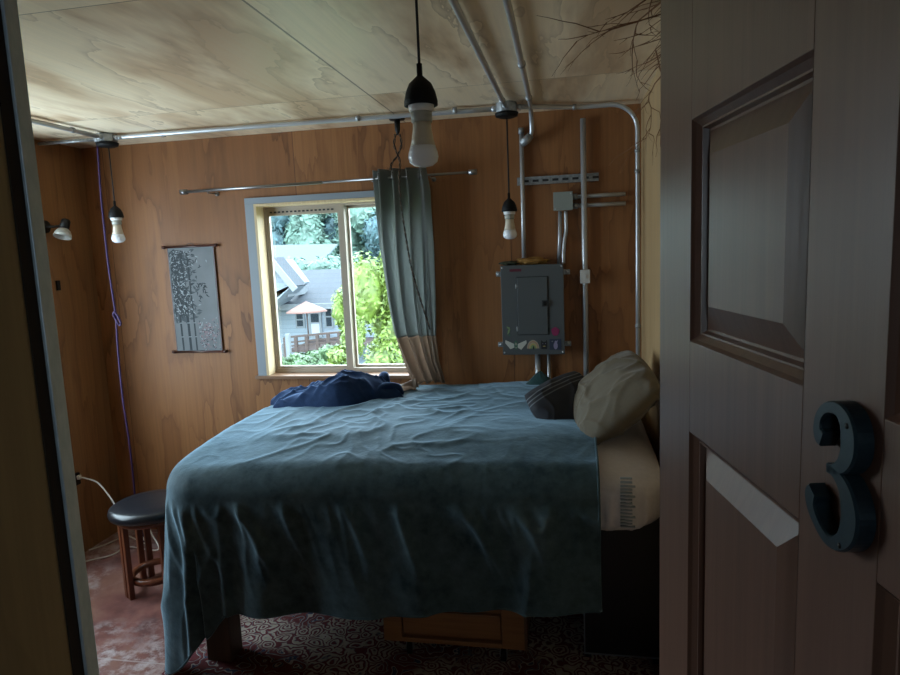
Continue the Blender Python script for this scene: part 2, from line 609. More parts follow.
# ------------------------------------------------------------------ window_1 (back wall, slider)
w1 = struct(empty('window_1', (WX0, YB, WZ0)), 'sliding window with pale wooden jambs in the back wall')
def wb(name, bb, mt, bevel=.0015, label=None):
    o = bb.build(name, mt, w1, loc=(-WX0, -YB, -WZ0), bevel=bevel)
    if label:
        o['label'] = label
    return o
YF = YB + .075       # plane of the sashes
# casing (painted, thin) on the wall face
cz = MB()
cz.box(WX0 - .055, WX1 + .04, YB - .016, YB, WZ1, WZ1 + .035)
cz.box(WX0 - .055, WX0, YB - .016, YB, WZ0, WZ1)
cz.box(WX1, WX1 + .04, YB - .016, YB, WZ0, WZ1)
wb('casing', cz, M['casing'], label='grey blue painted casing')
jm = MB()
jm.box(WX0 + .0005, WX0 + .016, YB - .018, YF, WZ0 + .005, WZ1 - .001)
jm.box(WX1 - .016, WX1 - .0005, YB - .018, YF, WZ0 + .005, WZ1 - .001)
jm.box(WX0 + .016, WX1 - .016, YB - .018, YF, WZ1 - .016, WZ1 - .001)
wb('jamb', jm, M['jamb_wood'], label='raw pale pine jamb')
sl = MB()
sl.box(WX0 - .07, WX1 + .05, YB - .03, YB, WZ0 - .014, WZ0 + .004)
sl.box(WX0 + .001, WX1 - .001, YB, YF + .06, WZ0 - .001, WZ0 + .004)
wb('sill', sl, M['sill_wood'], label='brown wooden sill')
fr = MB()
XM0, XM1 = -1.325, -1.285
fr.box(WX0, WX0 + .028, YF, YF + .06, WZ0 + .004, WZ1)
fr.box(WX1 - .028, WX1, YF, YF + .06, WZ0 + .004, WZ1)
fr.box(WX0 + .028, WX1 - .028, YF, YF + .06, WZ0 + .004, WZ0 + .03)
fr.box(WX0 + .028, WX1 - .028, YF, YF + .06, WZ1 - .028, WZ1)
wb('window_frame', fr, M['window_vinyl'])
s1 = MB()
s1.box(WX0 + .028, WX0 + .045, YF + .005, YF + .03, WZ0 + .03, WZ1 - .028)
s1.box(XM0, XM1, YF - .004, YF + .035, WZ0 + .03, WZ1 - .028)
s1.box(WX0 + .045, XM0, YF + .005, YF + .03, WZ0 + .03, WZ0 + .045)
s1.box(WX0 + .045, XM0, YF + .002, YF + .03, WZ1 - .068, WZ1 - .028)
wb('sash', s1, M['window_vinyl'])
vt = MB()
for k in range(16):
    x = WX0 + .055 + k * .0255
    vt.box(x, x + .014, YF - .001, YF + .004, WZ1 - .052, WZ1 - .043)
wb('vent_slots', vt, M['panel_dark'], 0, 'row of small dark vent slots')
s2 = MB()
s2.box(XM1, XM1 + .016, YF + .035, YF + .055, WZ0 + .03, WZ1 - .028)
s2.box(WX1 - .045, WX1 - .028, YF + .035, YF + .055, WZ0 + .03, WZ1 - .028)
s2.box(XM1 + .016, WX1 - .045, YF + .035, YF + .055, WZ0 + .03, WZ0 + .045)
s2.box(XM1 + .016, WX1 - .045, YF + .035, YF + .055, WZ1 - .045, WZ1 - .028)
wb('sash', s2, M['window_vinyl'])
wb('pane', MB().box(WX0 + .045, XM0, YF + .016, YF + .018, WZ0 + .045, WZ1 - .068), M['glass'], 0)
wb('pane', MB().box(XM1 + .016, WX1 - .045, YF + .044, YF + .046, WZ0 + .045, WZ1 - .045), M['glass'], 0)

# window_2 in the left wall, nearer the door (lights the bed's foot and the door; hidden by the partition)
w2 = struct(empty('window_2', (XL, SY0, SZ0)), 'side window in the left wall')
f2 = MB()
f2.box(-.10, -.05, 0, .04, 0, SZ1 - SZ0)
f2.box(-.10, -.05, SY1 - SY0 - .04, SY1 - SY0, 0, SZ1 - SZ0)
f2.box(-.10, -.05, .04, SY1 - SY0 - .04, 0, .04)
f2.box(-.10, -.05, .04, SY1 - SY0 - .04, SZ1 - SZ0 - .04, SZ1 - SZ0)
f2.box(-.10, -.05, .58, .62, .04, SZ1 - SZ0 - .04)
f2.build('window_frame', M['window_vinyl'], w2)
MB().box(-.078, -.075, .04, .58, .04, SZ1 - SZ0 - .04).build('pane', M['glass'], w2)
MB().box(-.078, -.075, .62, SY1 - SY0 - .04, .04, SZ1 - SZ0 - .04).build('pane', M['glass'], w2)

# ------------------------------------------------------------------ door_1 (open, six raised panels, number 3)
TH = 0.16
ud = Vector((-math.sin(TH), math.cos(TH), 0))
P0 = Vector((.1167, .9, 0))
DW = .842
hinge = P0 - ud * DW
d1 = struct(empty('door_1', (hinge.x, hinge.y, 0.012), math.atan2(ud.y, ud.x)), 'brown panelled door standing open with a number on it')
cols = [(.117, .372), (.470, .725)]
rows = [(.20, .74), (.86, 1.464), (1.573, 1.823)]
b = MB()
H = 2.03
cuts_s = [0, .117, .372, .470, .725, DW]
cuts_z = [0, .20, .74, .86, 1.464, 1.573, 1.823, H]
for i in range(5):
    for j in range(7):
        if i in (1, 3) and j in (1, 3, 5):
            continue
        if i in (0, 2, 4) and j > 0:
            continue
        z0, z1 = (0, H) if i in (0, 2, 4) else (cuts_z[j], cuts_z[j + 1])
        b.box(DW - cuts_s[i + 1], DW - cuts_s[i], -.036, 0, z0, z1)
b.build('door_leaf', M['door'], d1, bevel=.0008)
for (s0, s1_) in cols:
    for (z0, z1) in rows:
        p = MB()
        x0, x1 = DW - s1_, DW - s0
        for side in (1, -1):
            base = 0 if side == 1 else -.036
            prof = [(0, 0), (.003, -.004), (.009, -.009), (.011, -.009), (.013, -.015), (.016, -.015), (.044, -.0045), (.0445, -.0045)]
            rings = []
            for off, dep in prof:
                y = base + side * dep
                rings.append([(x0 + off, y, z0 + off), (x1 - off, y, z0 + off), (x1 - off, y, z1 - off), (x0 + off, y, z1 - off)])
            vs = [v for r in rings for v in r]
            fs = []
            for k in range(len(rings) - 1):
                for q in range(4):
                    fs.append((k * 4 + q, k * 4 + (q + 1) % 4, k * 4 + 4 + (q + 1) % 4, k * 4 + 4 + q))
            k = (len(rings) - 1) * 4
            fs.append((k, k + 1, k + 2, k + 3))
            p.add(vs, fs)
        p.build('raised_panel', M['door'], d1)
# the number 3: centre line (s, z) and half widths
three = [(.4228, 1.5580, .0062), (.4190, 1.5600, .0070), (.4165, 1.5650, .0050), (.4180, 1.5730, .0042), (.4245, 1.5805, .0042), (.4335, 1.5838, .0045), (.4425, 1.5835, .0056),
         (.4500, 1.5780, .0078), (.4535, 1.5690, .0092), (.4535, 1.5580, .0088), (.4480, 1.5480, .0065), (.4390, 1.5420, .0040), (.4310, 1.5405, .0034)]
three2 = [(.4310, 1.5400, .0034), (.4400, 1.5395, .0040), (.4500, 1.5340, .0068), (.4560, 1.5250, .0092), (.4585, 1.5140, .0102), (.4560, 1.5030, .0092), (.4490, 1.4940, .0068), (.4390, 1.4890, .0048),
          (.4290, 1.4900, .0044), (.4190, 1.4960, .0046), (.4115, 1.5040, .0056), (.4100, 1.5120, .0075), (.4130, 1.5170, .0060)]


def stroke(mb, pts, y0, y1):
    P = smooth_path([Vector((DW - s, 0, z - .012)) for s, z, w in pts], 4)
    W = smooth_path([Vector((w, 0, 0)) for s, z, w in pts], 4)
    vs = []
    k = len(P)
    for i in range(k):
        t = (P[min(i + 1, k - 1)] - P[max(i - 1, 0)]).normalized()
        nn_ = Vector((-t.z, 0, t.x))
        w = W[i].x
        for e, y in ((-1, y0), (-1, y1 - .0015), (-.8, y1), (.8, y1), (1, y1 - .0015), (1, y0)):
            q = P[i] + nn_ * (w * e)
            vs.append((q.x, y, q.z))
    fs = []
    for i in range(k - 1):
        for j in range(6):
            j2 = (j + 1) % 6
            fs.append((i * 6 + j, i * 6 + j2, i * 6 + 6 + j2, i * 6 + 6 + j))
    fs.append(tuple(range(6)))
    fs.append(tuple((k - 1) * 6 + j for j in range(6)))
    mb.add(vs, fs, 0, False)


nb = MB()
stroke(nb, three, .001, .013)
stroke(nb, three2, .001, .013)
no = nb.build('house_number', M['number_iron'], d1)
no['label'] = 'raised blue grey metal number 3'
for s, z in ((.4530, 1.576), (.450, 1.492)):
    sc_ = MB()
    Mx = Matrix.Translation((DW - s, .0128, z - .012)) @ Matrix.Rotation(-math.pi / 2, 4, 'X')
    sc_.lathe([(.0022, 0), (.0018, .0008), (0, .001)], 10, Mx)
    sc_.build('screw', M['black_iron'], no)

# ------------------------------------------------------------------ bed
BX0, BX1, BY0, BY1 = -1.665, .325, 2.215, 3.50
MT, MBZ = .935, .665       # mattress top / bottom
bed = tag(empty('bed_frame', (-.6, 2.86, 0)), 'low wooden bed frame almost hidden under the teal blanket', 'bed frame')
L0 = (.6, -2.86, 0)
MB().box(BX0 + .03, .0, BY0 + .10, BY1, .60, MBZ - .004).build('platform', M['post_wood'], bed, loc=L0, bevel=.003)
for (x, y) in ((-1.50, 2.36), (-1.50, 3.42), (-.06, 3.0), (-.06, 3.42)):
    MB().box(x - .055, x + .055, y - .05, y + .05, 0.006, .60).build('leg', M['post_wood'], bed, loc=L0, bevel=.003)


def top_z(x):
    return MT + .02 * sst(-1.6, .2, x)


def front_sag(y):
    return .045 * (1 - sst(BY0 - .02, BY0 + .42, y))


def front_disp(X, Z):
    w = sst(MBZ, MBZ + .05, Z) * (1 - sst(MT - .05, MT, Z)) * sst(-.3, 0, X)
    return w * (.016 * ridge(X * 9, Z * 1.6, 11) + .008 * ridge(X * 22 + Z * 6, Z * 4, 14) + .006 * nz(X * 9, Z * 6, 3))


def mat_surf(u, v):
    rc = .15
    hx, hy, hz = (BX1 - BX0) / 2, (BY1 - BY0) / 2, (MT - MBZ) / 2
    segs = [2 * (hx - rc), math.pi / 2 * rc, 2 * (hy - rc), math.pi / 2 * rc] * 2
    L = u * sum(segs)
    k = 0
    while k < 7 and L > segs[k]:
        L -= segs[k]
        k += 1
    corners = [(hx - rc, -hy + rc), (hx - rc, hy - rc), (-hx + rc, hy - rc), (-hx + rc, -hy + rc)]
    if k % 2 == 1:
        cx, cy = corners[k // 2]
        a = -math.pi / 2 + (k // 2) * math.pi / 2 + L / rc
        x, y = cx + rc * math.cos(a), cy + rc * math.sin(a)
    else:
        q = k // 2
        x, y = [(-hx + rc + L, -hy), (hx, -hy + rc + L), (hx - rc - L, hy), (-hx, hy - rc - L)][q]
    b_ = math.pi * v
    cb, sb = math.cos(b_), math.sin(b_)
    f = sb ** .22 if sb > 0 else 0
    X = (BX0 + BX1) / 2 + x * f
    X += .035 * sst(-1.2, -1.66, X) + .0
    Y = (BY0 + BY1) / 2 + y * f
    z = math.copysign(abs(cb) ** .5, cb) * hz
    Z = (MT + MBZ) / 2 + z
    if z > 0:
        t_ = sst(0, hz, z)
        Z += (top_z(X) - MT) * t_
        Z -= (.045 * sst(-.9, -1.66, X) + .018 + front_sag(Y) * .9) * t_
    if y < -hy + .02:
        Y -= front_disp(X, Z)
    Y += .03 * sst(-1.0, -1.6, X) * (1 if y < 0 else 0)
    return (X, Y, Z)


mt_ = tag(empty('mattress', ((BX0 + BX1) / 2, (BY0 + BY1) / 2, MBZ)), 'mattress in a wrinkled white sheet showing at the head of the bed', 'mattress')
mloc = (-(BX0 + BX1) / 2, -(BY0 + BY1) / 2, -MBZ)
MB().grid(mat_surf, 520, 70, closed_u=True).build('mattress_body', M['sheet'], mt_, loc=mloc, weld=True)
lb = MB()
for k in range(15):
    z = .725 + k * .0125
    yy = BY0 - front_disp(.175, z) + .004
    lb.box(.155, .155 + (.040 if k % 3 else .05), yy - .011, yy, z, z + .0045)
lb.build('printed_tag', M['mat_label'], mt_, loc=mloc)['label'] = 'column of small grey print on the sheet'

# blanket -------------------------------------------------
CR = .20                       # plan radius of the draped corner
CX, CY = BX0 + CR - .015, BY0 + CR - .03
XH = .082                      # head end of the blanket
ER = .105                      # roll-over radius at the crest


def drop(r):
    """rolled edge: returns (outward, downward) for overhang length r"""
    a = min(r / ER, math.pi / 2 * .97)
    out = ER * math.sin(a)
    dn = ER * (1 - math.cos(a))
    rest = r - a * ER
    if rest > 0:
        dn += rest
    return out, dn


def folds(q, z):
    """outward displacement of hanging cloth at perimeter length q, hang z (0..1)"""
    g_ = sst(.0, .8, z)
    a = .012 * math.sin(q * 11.5 + 2.3 * nz(q * 1.6, .3)) + .007 * math.sin(q * 23 + 3 * nz(q * 2, 4.0, z))
    a += .014 * ridge(q * 3.3, z * .8, 1.7) - .004
    # short puckers just under the crest, fading lower down
    a *= 1.0
    pk_ = sst(.0, .10, z) * (1 - sst(.25, .75, z))
    pu = (.015 * ridge(q * 4.6 + 1.2 * z, z * 1.0, 6.1) * (.35 + .65 * sst(-.25, .15, nz(q * 2.1, 7.7))) + .008 * ridge(q * 11 + z * 2, z * 1.6, 16.1) * (.3 + .7 * sst(-.25, .15, nz(q * 2.6, 3.1)))) * pk_
    return 1.35 * a * g_ + 1.5 * pu


def wrinkle(x, y):
    wx, wy = x + .25 * nz(x * 1.7, y * 1.7, 21), y + .25 * nz(x * 1.7, y * 1.7, 33)
    m1 = sst(-.05, .35, nz(x * 1.3, y * 1.5, 5)) * .8 + .2
    near = math.exp(-((x + .95) / .55) ** 2 - ((y - 2.85) / .45) ** 2)
    h = (.014 * near + .0030 * m1) * ridge(wx * 3.4 + wy * 3.0, wy * 3.6 - wx * 2.6, .5)
    h += (.008 * near + .0022 * m1) * ridge(wx * 6.0 - wy * 5.0, wy * 6.0 + wx * 5.2, 2.0)
    h += .018 * nz(x * 1.6, y * 1.9, 8) + .007 * nz(x * 4, y * 4, 1)
    return h


SEG = []
n_front = 190
n_corner = 54
n_foot = 96
NT = 96          # samples inward on top
ND = 70          # samples down


def column(kind, t):
    """returns the list of points from the top interior to the hem"""
    pts = []
    if kind == 'front':
        x = XH + (CX - XH) * t
        c = Vector((x, CY, 0))
        d = Vector((0, -1, 0))
        q = -x
        R = .578 + .068 * sst(0, .9, t) + .10 * sst(.925, 1, t)
        far = Vector((x, BY1 + .012, 0))
        q0 = q
    elif kind == 'corner':
        a = t * math.pi / 2
        c = Vector((CX, CY, 0))
        d = Vector((-math.sin(a), -math.cos(a), 0))
        R = .730 + .195 * math.sin(min(1, t / .6) * math.pi / 2) - .33 * sst(.6, 1.0, t)
        far = Vector((CX, CY, 0))
        q0 = -CX + t * .34
    return c, d, R, far, q0


def zt(x, y):
    z = top_z(x) + .010
    # sag toward the foot end
    z -= .030 * sst(-1.0, -1.7, x) + front_sag(y)
    return z + wrinkle(x, y)


b = MB()
# one continuous sheet: parameter u runs head -> front -> corner -> foot; v runs from centre line to hem
cols_ = []
U = []
for i in range(n_front):
    U.append(('front', i / n_front))
for i in range(n_corner):
    U.append(('corner', i / n_corner))
for i in range(n_foot + 1):
    U.append(('foot', i / n_foot))
SPX = XH - .12      # spine end


for kind, t in U:
    if kind == 'foot':
        y = CY + (BY1 + .01 - CY) * t
        c = Vector((CX, y, 0))
        d = Vector((-1, 0, 0))
        R = .62
        q0 = -CX + .34 + (y - CY)
        inner = Vector((CX, y, 0))
    else:
        c, d, R, far, q0 = column(kind, t)
    # innermost point: for front columns the far back edge; for corner the corner pivot; for foot the pivot line
    col = []
    if kind == 'front':
        start = Vector((c.x, BY1 + .01, 0))
    elif kind == 'corner':
        start = None
    else:
        start = None
    if kind == 'front':
        for j in range(NT):
            p = start.lerp(c, j / NT)
            col.append((p.x, p.y, zt(p.x, p.y)))
    nr = 18
    for j in range(nr):
        p = c + d * ((CR - ER) * j / nr)
        col.append((p.x, p.y, zt(p.x, p.y)))
    for j in range(ND + 1):
        r = R * (j / ND) ** 1.0
        out, dn = drop(r)
        hang = max(0, dn - ER) / .6
        base = c + d * (CR - ER + out)
        f = folds(q0, hang)
        if kind == 'corner':
            f += .045 * math.sin(math.pi * t) * hang + .035 * math.exp(-((t - .12) / .06) ** 2) * sst(0, .9, hang)
        if kind == 'front':
            f += .02 * hang * sst(.9, 1, t) + .030 * math.exp(-((t - .925) / .012) ** 2) * sst(.05, .7, hang)
        p = base + d * (f + .016 * nz(q0 * 2.7, 5.5, hang * .8) * sst(0, .1, dn))
        # sideways sway of the folds
        side = Vector((-d.y, d.x, 0))
        p += side * (.010 * nz(q0 * 5, hang * 2, 9.0) * hang)
        ze = zt(base.x, base.y) * 1.0 - dn
        zk = zt(c.x + d.x * CR, c.y + d.y * CR)
        wr = (1 - sst(0, .12, dn))
        z = (top_z(p.x) + .010 - .030 * sst(-1.0, -1.7, p.x)) - front_sag(base.y) + wrinkle(p.x, p.y) * wr - dn
        col.append((p.x, p.y, max(z, .012 + .004 * nz(p.x * 30, p.y * 30))))
    cols_.append((kind, col))
# front columns are longer than corner/foot columns: stitch in two blocks
front = [c for k, c in cols_ if k == 'front']
other = [c for k, c in cols_ if k != 'front']
front.append([(CX, BY1 + .01 + (CY - BY1 - .01) * j / NT, zt(CX, BY1 + .01 + (CY - BY1 - .01) * j / NT)) for j in range(NT)] + other[0])


def stitch(mb, C_):
    n = len(C_[0])
    vs = [p for c in C_ for p in c]
    fs = []
    for i in range(len(C_) - 1):
        for j in range(n - 1):
            fs.append((i * n + j, (i + 1) * n + j, (i + 1) * n + j + 1, i * n + j + 1))
    mb.add(vs, fs, 0, True)


stitch(b, front)
stitch(b, other)
bl = b.build('blanket', M['blanket'], weld=True, solid=.007)
bl.modifiers.new('sub', 'SUBSURF').levels = 1
bl.modifiers['sub'].render_levels = 1
tag(bl, 'teal velvety blanket spread over the bed and hanging to the floor at its corner', 'blanket')
# hem along the head-end edge and the front
hm = MB()
hm.tube([Vector(p) + Vector((0, 0, .003)) for p in front[0][::2]], .0055, 6)
hm.tube([Vector(c[-1]) for c in front[::2]] + [Vector(c[-1]) for c in other[:n_corner + 20:2]], .0055, 6)
hm.build('stitched_hem', M['blanket'], bl)


# navy throw ------------------------------------------------
def throw_pt(u, v):
    # u angle, v radius
    a = 2 * math.pi * u
    rx = .36 * (1 + .10 * math.sin(3 * a + 1) + .06 * math.sin(5 * a))
    ry = .155 * (1 + .10 * math.sin(4 * a + .3) + .10 * nz(math.cos(a) * 2, math.sin(a) * 2, 3))
    x = rx * v * math.cos(a)
    y = ry * v * math.sin(a)
    X = -1.265 + x
    Y = 3.17 + y + .02 * x
    prof = (1 - v ** 3.4) ** .75 if v < 1 else 0
    hgt = .108 + .045 * sst(-.3, .25, x) + .02 * math.sin(x * 11)
    h = hgt * prof
    w = .022 * ridge(X * 2.2 - Y * 2.6, Y * 6 + X * 2.8, 3) + .018 * ridge(X * 4 + 1, Y * 9 - X * 4, 7) + .010 * ridge(X * 9 + Y * 5, Y * 15, 9)
    h += (w - .02) * min(1, prof * 1.8)
    return (X, Y, top_z(X) - .008 + max(h, -.0) - (.012 if v >= 1 else 0))


b = MB()
b.grid(throw_pt, 160, 60, closed_u=True)
th_ = b.build('throw_blanket', M['navy'], weld=True)
tag(th_, 'crumpled navy blue fleece throw heaped on the bed below the window', 'throw blanket')
# loose ruffled folds at its right end
for k, (x0, y0, x1, y1, h, r) in enumerate([(-1.02, 3.10, -.90, 3.28, .055, .022), (-1.09, 3.07, -1.0, 3.26, .06, .024), (-1.22, 3.05, -1.08, 3.20, .05, .022), (-.95, 3.20, -1.06, 3.33, .09, .028)]):
    f = MB()
    pts = smooth_path([(x0, y0, MT + .018), (x0 * .7 + x1 * .3, y0 * .6 + y1 * .4, MT + .02 + h), (x0 * .3 + x1 * .7 + .02, y0 * .3 + y1 * .7, MT + .02 + h * .9), (x1, y1, MT + .022)], 8)
    rr = [r * (.55 + .45 * math.sin(math.pi * i / (len(pts) - 1))) for i in range(len(pts))]
    f.tube(pts, rr, 12)
    f.build('loose_fold', M['navy'], th_)


# pillows -----------------------------------------------
def pillow_mesh(w, h, t, seed, wr=.01, flap=0.0, n=70, pinch=.12):
    vs, fs, pat = [], [], []
    for side in (1, -1):
        b0 = len(vs)
        for i in range(n + 1):
            for j in range(n + 1):
                u, v = 2 * i / n - 1, 2 * j / n - 1
                prof = max(0, (1 - abs(u) ** 2.6)) ** .55 * max(0, (1 - abs(v) ** 2.6)) ** .55
                x = u * w / 2 * math.sqrt(1 - .20 * v * v * u * u)
                y = v * h / 2 * math.sqrt(1 - .20 * v * v * u * u)
                z = side * t / 2 * prof
                k = wr * (ridge(x * 5 + seed, y * 9 + x * 3, seed + side) + .7 * ridge(x * 11 - y * 5, y * 8 + seed, seed) - .5) * min(1, prof * 2.5)
                z += side * k
                vs.append((x, y, z))
                pat.append((1 - v) / 2)
        for i in range(n):
            for j in range(n):
                q = (b0 + i * (n + 1) + j, b0 + (i + 1) * (n + 1) + j, b0 + (i + 1) * (n + 1) + j + 1, b0 + i * (n + 1) + j + 1)
                fs.append(q if side == 1 else q[::-1])
    mb = MB()
    mb.add(vs, fs, 0, True)
    return mb, pat


def place(o, c, ax, ay):
    ax = Vector(ax).normalized()
    ay = Vector(ay)
    ay = (ay - ax * ay.dot(ax)).normalized()
    az = ax.cross(ay)
    o.matrix_world = Matrix(((ax.x, ay.x, az.x, c[0]), (ax.y, ay.y, az.y, c[1]), (ax.z, ay.z, az.z, c[2]), (0, 0, 0, 1)))


mb, _ = pillow_mesh(.60, .39, .19, 2.3, .011)
pk = mb.build('pillow', M['khaki'], weld=True)
place(pk, (.162, 2.76, 1.070), (-.10, .93, .10), (.74, .08, .62))
tag(pk, 'large rumpled khaki pillow leaning against the wall at the head of the bed', 'pillow')
mb, pat = pillow_mesh(.34, .27, .13, 6.1, .008, n=60)
ps = mb.build('pillow', M['stripe'])
at_ = ps.data.attributes.new('pat', 'FLOAT_VECTOR', 'POINT')
for i, p in enumerate(pat):
    at_.data[i].vector = (p, p, p)
place(ps, at(566, 404, 2.86), (.70, .62, .22), (-.50, .35, .62))
tag(ps, 'small black pillow with thin pale stripes beside the khaki pillow', 'pillow')

b = MB()
b.grid(lambda u, v: (-.17 + .10 * v * math.cos(2 * math.pi * u), 3.42 + .06 * v * math.sin(2 * math.pi * u),
                     MT + .02 + (.085 * (1 - v ** 1.3) + .012 * ridge(u * 9, v * 2, 3) * (1 - v) if v < 1 else -.005)), 40, 14, closed_u=True)
tag(b.build('folded_cloth', M['teal_dark'], weld=True), 'small bunched dark teal cloth on the bed under the breaker panel', 'cloth')

# things under the bed ------------------------------------
sb = tag(empty('storage_box', (.165, 2.7, 0)), 'black storage box standing under the head end of the bed', 'box')
MB().box(-.135, .175, -.19, .55, .04, .66).build('box_body', M['box_black'], sb, bevel=.002)
e = MB()
e.box(-.137, -.131, -.193, -.188, .04, .66)
e.box(-.137, .175, -.193, -.188, .036, .042)
e.build('edge_trim', M['box_edge'], sb)['label'] = 'thin pale grey edging'
for x in (-.12, .15):
    for y in (-.16, .52):
        MB().box(x - .012, x + .012, y - .012, y + .012, 0, .04).build('foot', M['black'], sb)

cr = tag(empty('rolling_crate', (-.50, 2.66, 0)), 'wooden drawer crate on small casters pushed under the bed', 'drawer crate')
c = MB()
c.box(-.30, -.22, -.235, .22, .085, .40)
c.box(.20, .30, -.235, .22, .085, .40)
c.box(-.22, .20, .20, .22, .085, .40)
c.box(-.22, .20, -.235, .20, .085, .105)
c.box(-.22, .20, -.21, -.195, .105, .40)
c.build('crate_body', M['crate_wood'], cr, bevel=.003)
MB().box(-.215, .195, -.232, -.212, .125, .225).build('drawer_front', M['crate_wood'], cr, bevel=.003)
MB().box(.292, .303, -.238, -.225, .085, .40).build('corner_strip', M['post_wood'], cr)
for x in (-.20, .20):
    for y in (-.19, .17):
        k = MB()
        k.box(x - .016, x + .016, y - .012, y + .012, .068, .085)
        for dx in (-.014, .014):
            k.box(x + dx - .0015, x + dx + .0015, y - .010, y + .010, .028, .070)
        cs = k.build('caster', M['steel_dull'], cr)
        w_ = MB()
        w_.lathe([(.0, -.010), (.027, -.010), (.029, -.006), (.029, .006), (.027, .010), (0, .010)], 18, Matrix.Translation((x, y, .035)) @ Matrix.Rotation(math.pi / 2, 4, 'Y'))
        w_.build('wheel', M['black'], cs)

rug = MB()
rug.grid(lambda u, v: (-1.70 + 2.0 * u, 1.55 + 1.55 * v, .007 + .0015 * nz(u * 12, v * 9)), 60, 50)
rg = rug.build('rug', M['rug'], solid=.006)
tag(rg, 'red and cream patterned oriental style rug under the bed', 'rug')

# ------------------------------------------------------------------ stool
SX, SY = -2.18, 2.88
st = tag(empty('stool', (SX, SY, 0)), 'round wooden stool with a black padded seat beside the foot of the bed', 'stool')
prof = [(0, .415), (.185, .415), (.200, .422), (.205, .440), (.200, .458), (.180, .470), (.12, .478), (.05, .481), (0, .482)]
MB().lathe(prof, 48).build('seat', M['leather'], st)
MB().lathe([(0, .385), (.160, .385), (.165, .390), (.165, .413), (0, .413)], 40).build('seat_frame', M['stool_wood'], st)
for a in (200, 290, 20, 110):
    a = math.radians(a + 38)
    c, s = math.cos(a), math.sin(a)
    l = MB()
    tg = Vector((-s, c, 0))
    for off in (-.021, .021):
        p = Vector((c * .150, s * .150, 0)) + tg * off
        l.obox(p + Vector((0, 0, 0)), p + Vector((0, 0, .39)), .030, .026, (c, s, 0))
    l.build('leg', M['stool_wood'], st, bevel=.003)
MB().lathe([(.112, .070), (.138, .070), (.138, .098), (.112, .098), (.112, .070)], 40, cap=False).build('ring_stretcher', M['stool_wood'], st)

# ------------------------------------------------------------------ curtain and rod
rd = tag(empty('curtain_rod', (-1.36, 3.44, 2.095)), 'thin steel curtain rod across the top of the window', 'curtain rod')
RZ0 = at(184, 192, 3.44)
RZ1 = at(473, 172, 3.44)
o0 = Vector((-1.36, 3.44, 2.095))
MB().tube([RZ0 - o0, (RZ0 + RZ1) / 2 - o0 + Vector((0, 0, .0))], .0085, 12).build('rod', M['rod_steel'], rd)
MB().tube([(RZ0 + RZ1) / 2 - o0, RZ1 - o0], .0068, 12).build('rod', M['rod_steel'], rd)
for p, s in ((RZ0, -1), (RZ1, 1)):
    MB().tube([p - o0 + Vector((-.022, 0, 0)), p - o0 + Vector((.020, 0, 0))], .0150, 14).build('end_cap', M['rod_steel'], rd)
for x in (-2.03, -.73, -1.05):
    zz = RZ0.z + (RZ1.z - RZ0.z) * (x - RZ0.x) / (RZ1.x - RZ0.x)
    q = Vector((x, 3.44, zz)) - o0
    k = MB()
    k.tube([q + Vector((0, 0, -.012)), q + Vector((0, .05, -.012)), q + Vector((0, YB - 3.44 - .002, -.012))], .004, 8)
    k.tube([q + Vector((0, YB - 3.44 - .006, -.012)), q + Vector((0, YB - 3.44 - .001, -.012))], .013, 12)
    k.build('bracket', M['rod_steel'], rd)

EDGE_L = [(0, -1.040), (.10, -1.042), (.35, -1.035), (.60, -1.005), (.75, -.975), (.88, -.925), (1.0, -.865)]
EDGE_R = [(0, -.745), (.10, -.728), (.35, -.725), (.60, -.730), (.78, -.735), (.9, -.72), (1.0, -.690)]


def interp(T, v):
    for (a, x), (b_, y) in zip(T, T[1:]):
        if v <= b_:
            return x + (y - x) * sst(a, b_, v) if False else x + (y - x) * (v - a) / (b_ - a)
    return T[-1][1]


def curtain_fn(z0, z1, ztop, zbot):
    def f(u, vv):
        z = z0 + (z1 - z0) * vv
        v = (ztop - z) / (ztop - zbot)
        xl, xr = interp(EDGE_L, v), interp(EDGE_R, v)
        uu = u
        # folds are packed to the left, a flat panel at the right
        lead = u + .035 * math.sin(2 * math.pi * 4 * u) * (1 - v)
        x = xl + (xr - xl) * lead
        amp = .030 * (1 - sst(.50, .80, u)) + .010
        y = 3.435 + amp * math.sin(2 * math.pi * (4.0 * u + .15 * math.sin(3 * v)))
        y += .010 * math.sin(2 * math.pi * 9 * u + 4 * v) * sst(.1, .6, v)
        y += .02 * math.sin(5 * v + u * 5) * v
        y += .055 * sst(.85, 1, v) * (.5 - u) * -1 * .4
        return (x, y - .012, z)
    return f


cu = tag(empty('curtain', (-.88, 3.44, .98)), 'grey green curtain with a tan bottom band drawn to the right of the window', 'curtain')
cl = (.88, -3.44, -.98)
ZT, ZB, ZC = 2.150, .985, 1.245
MB().grid(curtain_fn(ZT, ZC, ZT, ZB), 130, 60).build('curtain_cloth', M['curtain_grey'], cu, loc=cl, solid=.0025)
MB().grid(curtain_fn(ZC, ZB, ZT, ZB), 130, 24).build('bottom_band', M['curtain_tan'], cu, loc=cl, solid=.0025)['label'] = 'tan bottom band'
for k in range(8):
    u = (k + .5) / 8
    x, y, z = curtain_fn(2.108, 2.0, ZT, ZB)(u, 0)
    t_ = [(x + .0, y + .020 * math.cos(a) * (1 if True else 0), z + .020 * math.sin(a)) for a in [2 * math.pi * q / 16 for q in range(17)]]
    MB().tube(t_, .003, 6).build('grommet', M['rod_steel'], cu, loc=cl)
# loose tail of the band on the bed
tl = MB()
tl.grid(lambda u, v: (-1.00 + .16 * u, 3.32 + .10 * v + .02 * math.sin(9 * u), .955 + .06 * u * (.5 + .5 * math.sin(9 * v + 4 * u)) + .006), 30, 20)
tl.build('bottom_tail', M['curtain_tan'], cu, loc=cl, solid=.002)

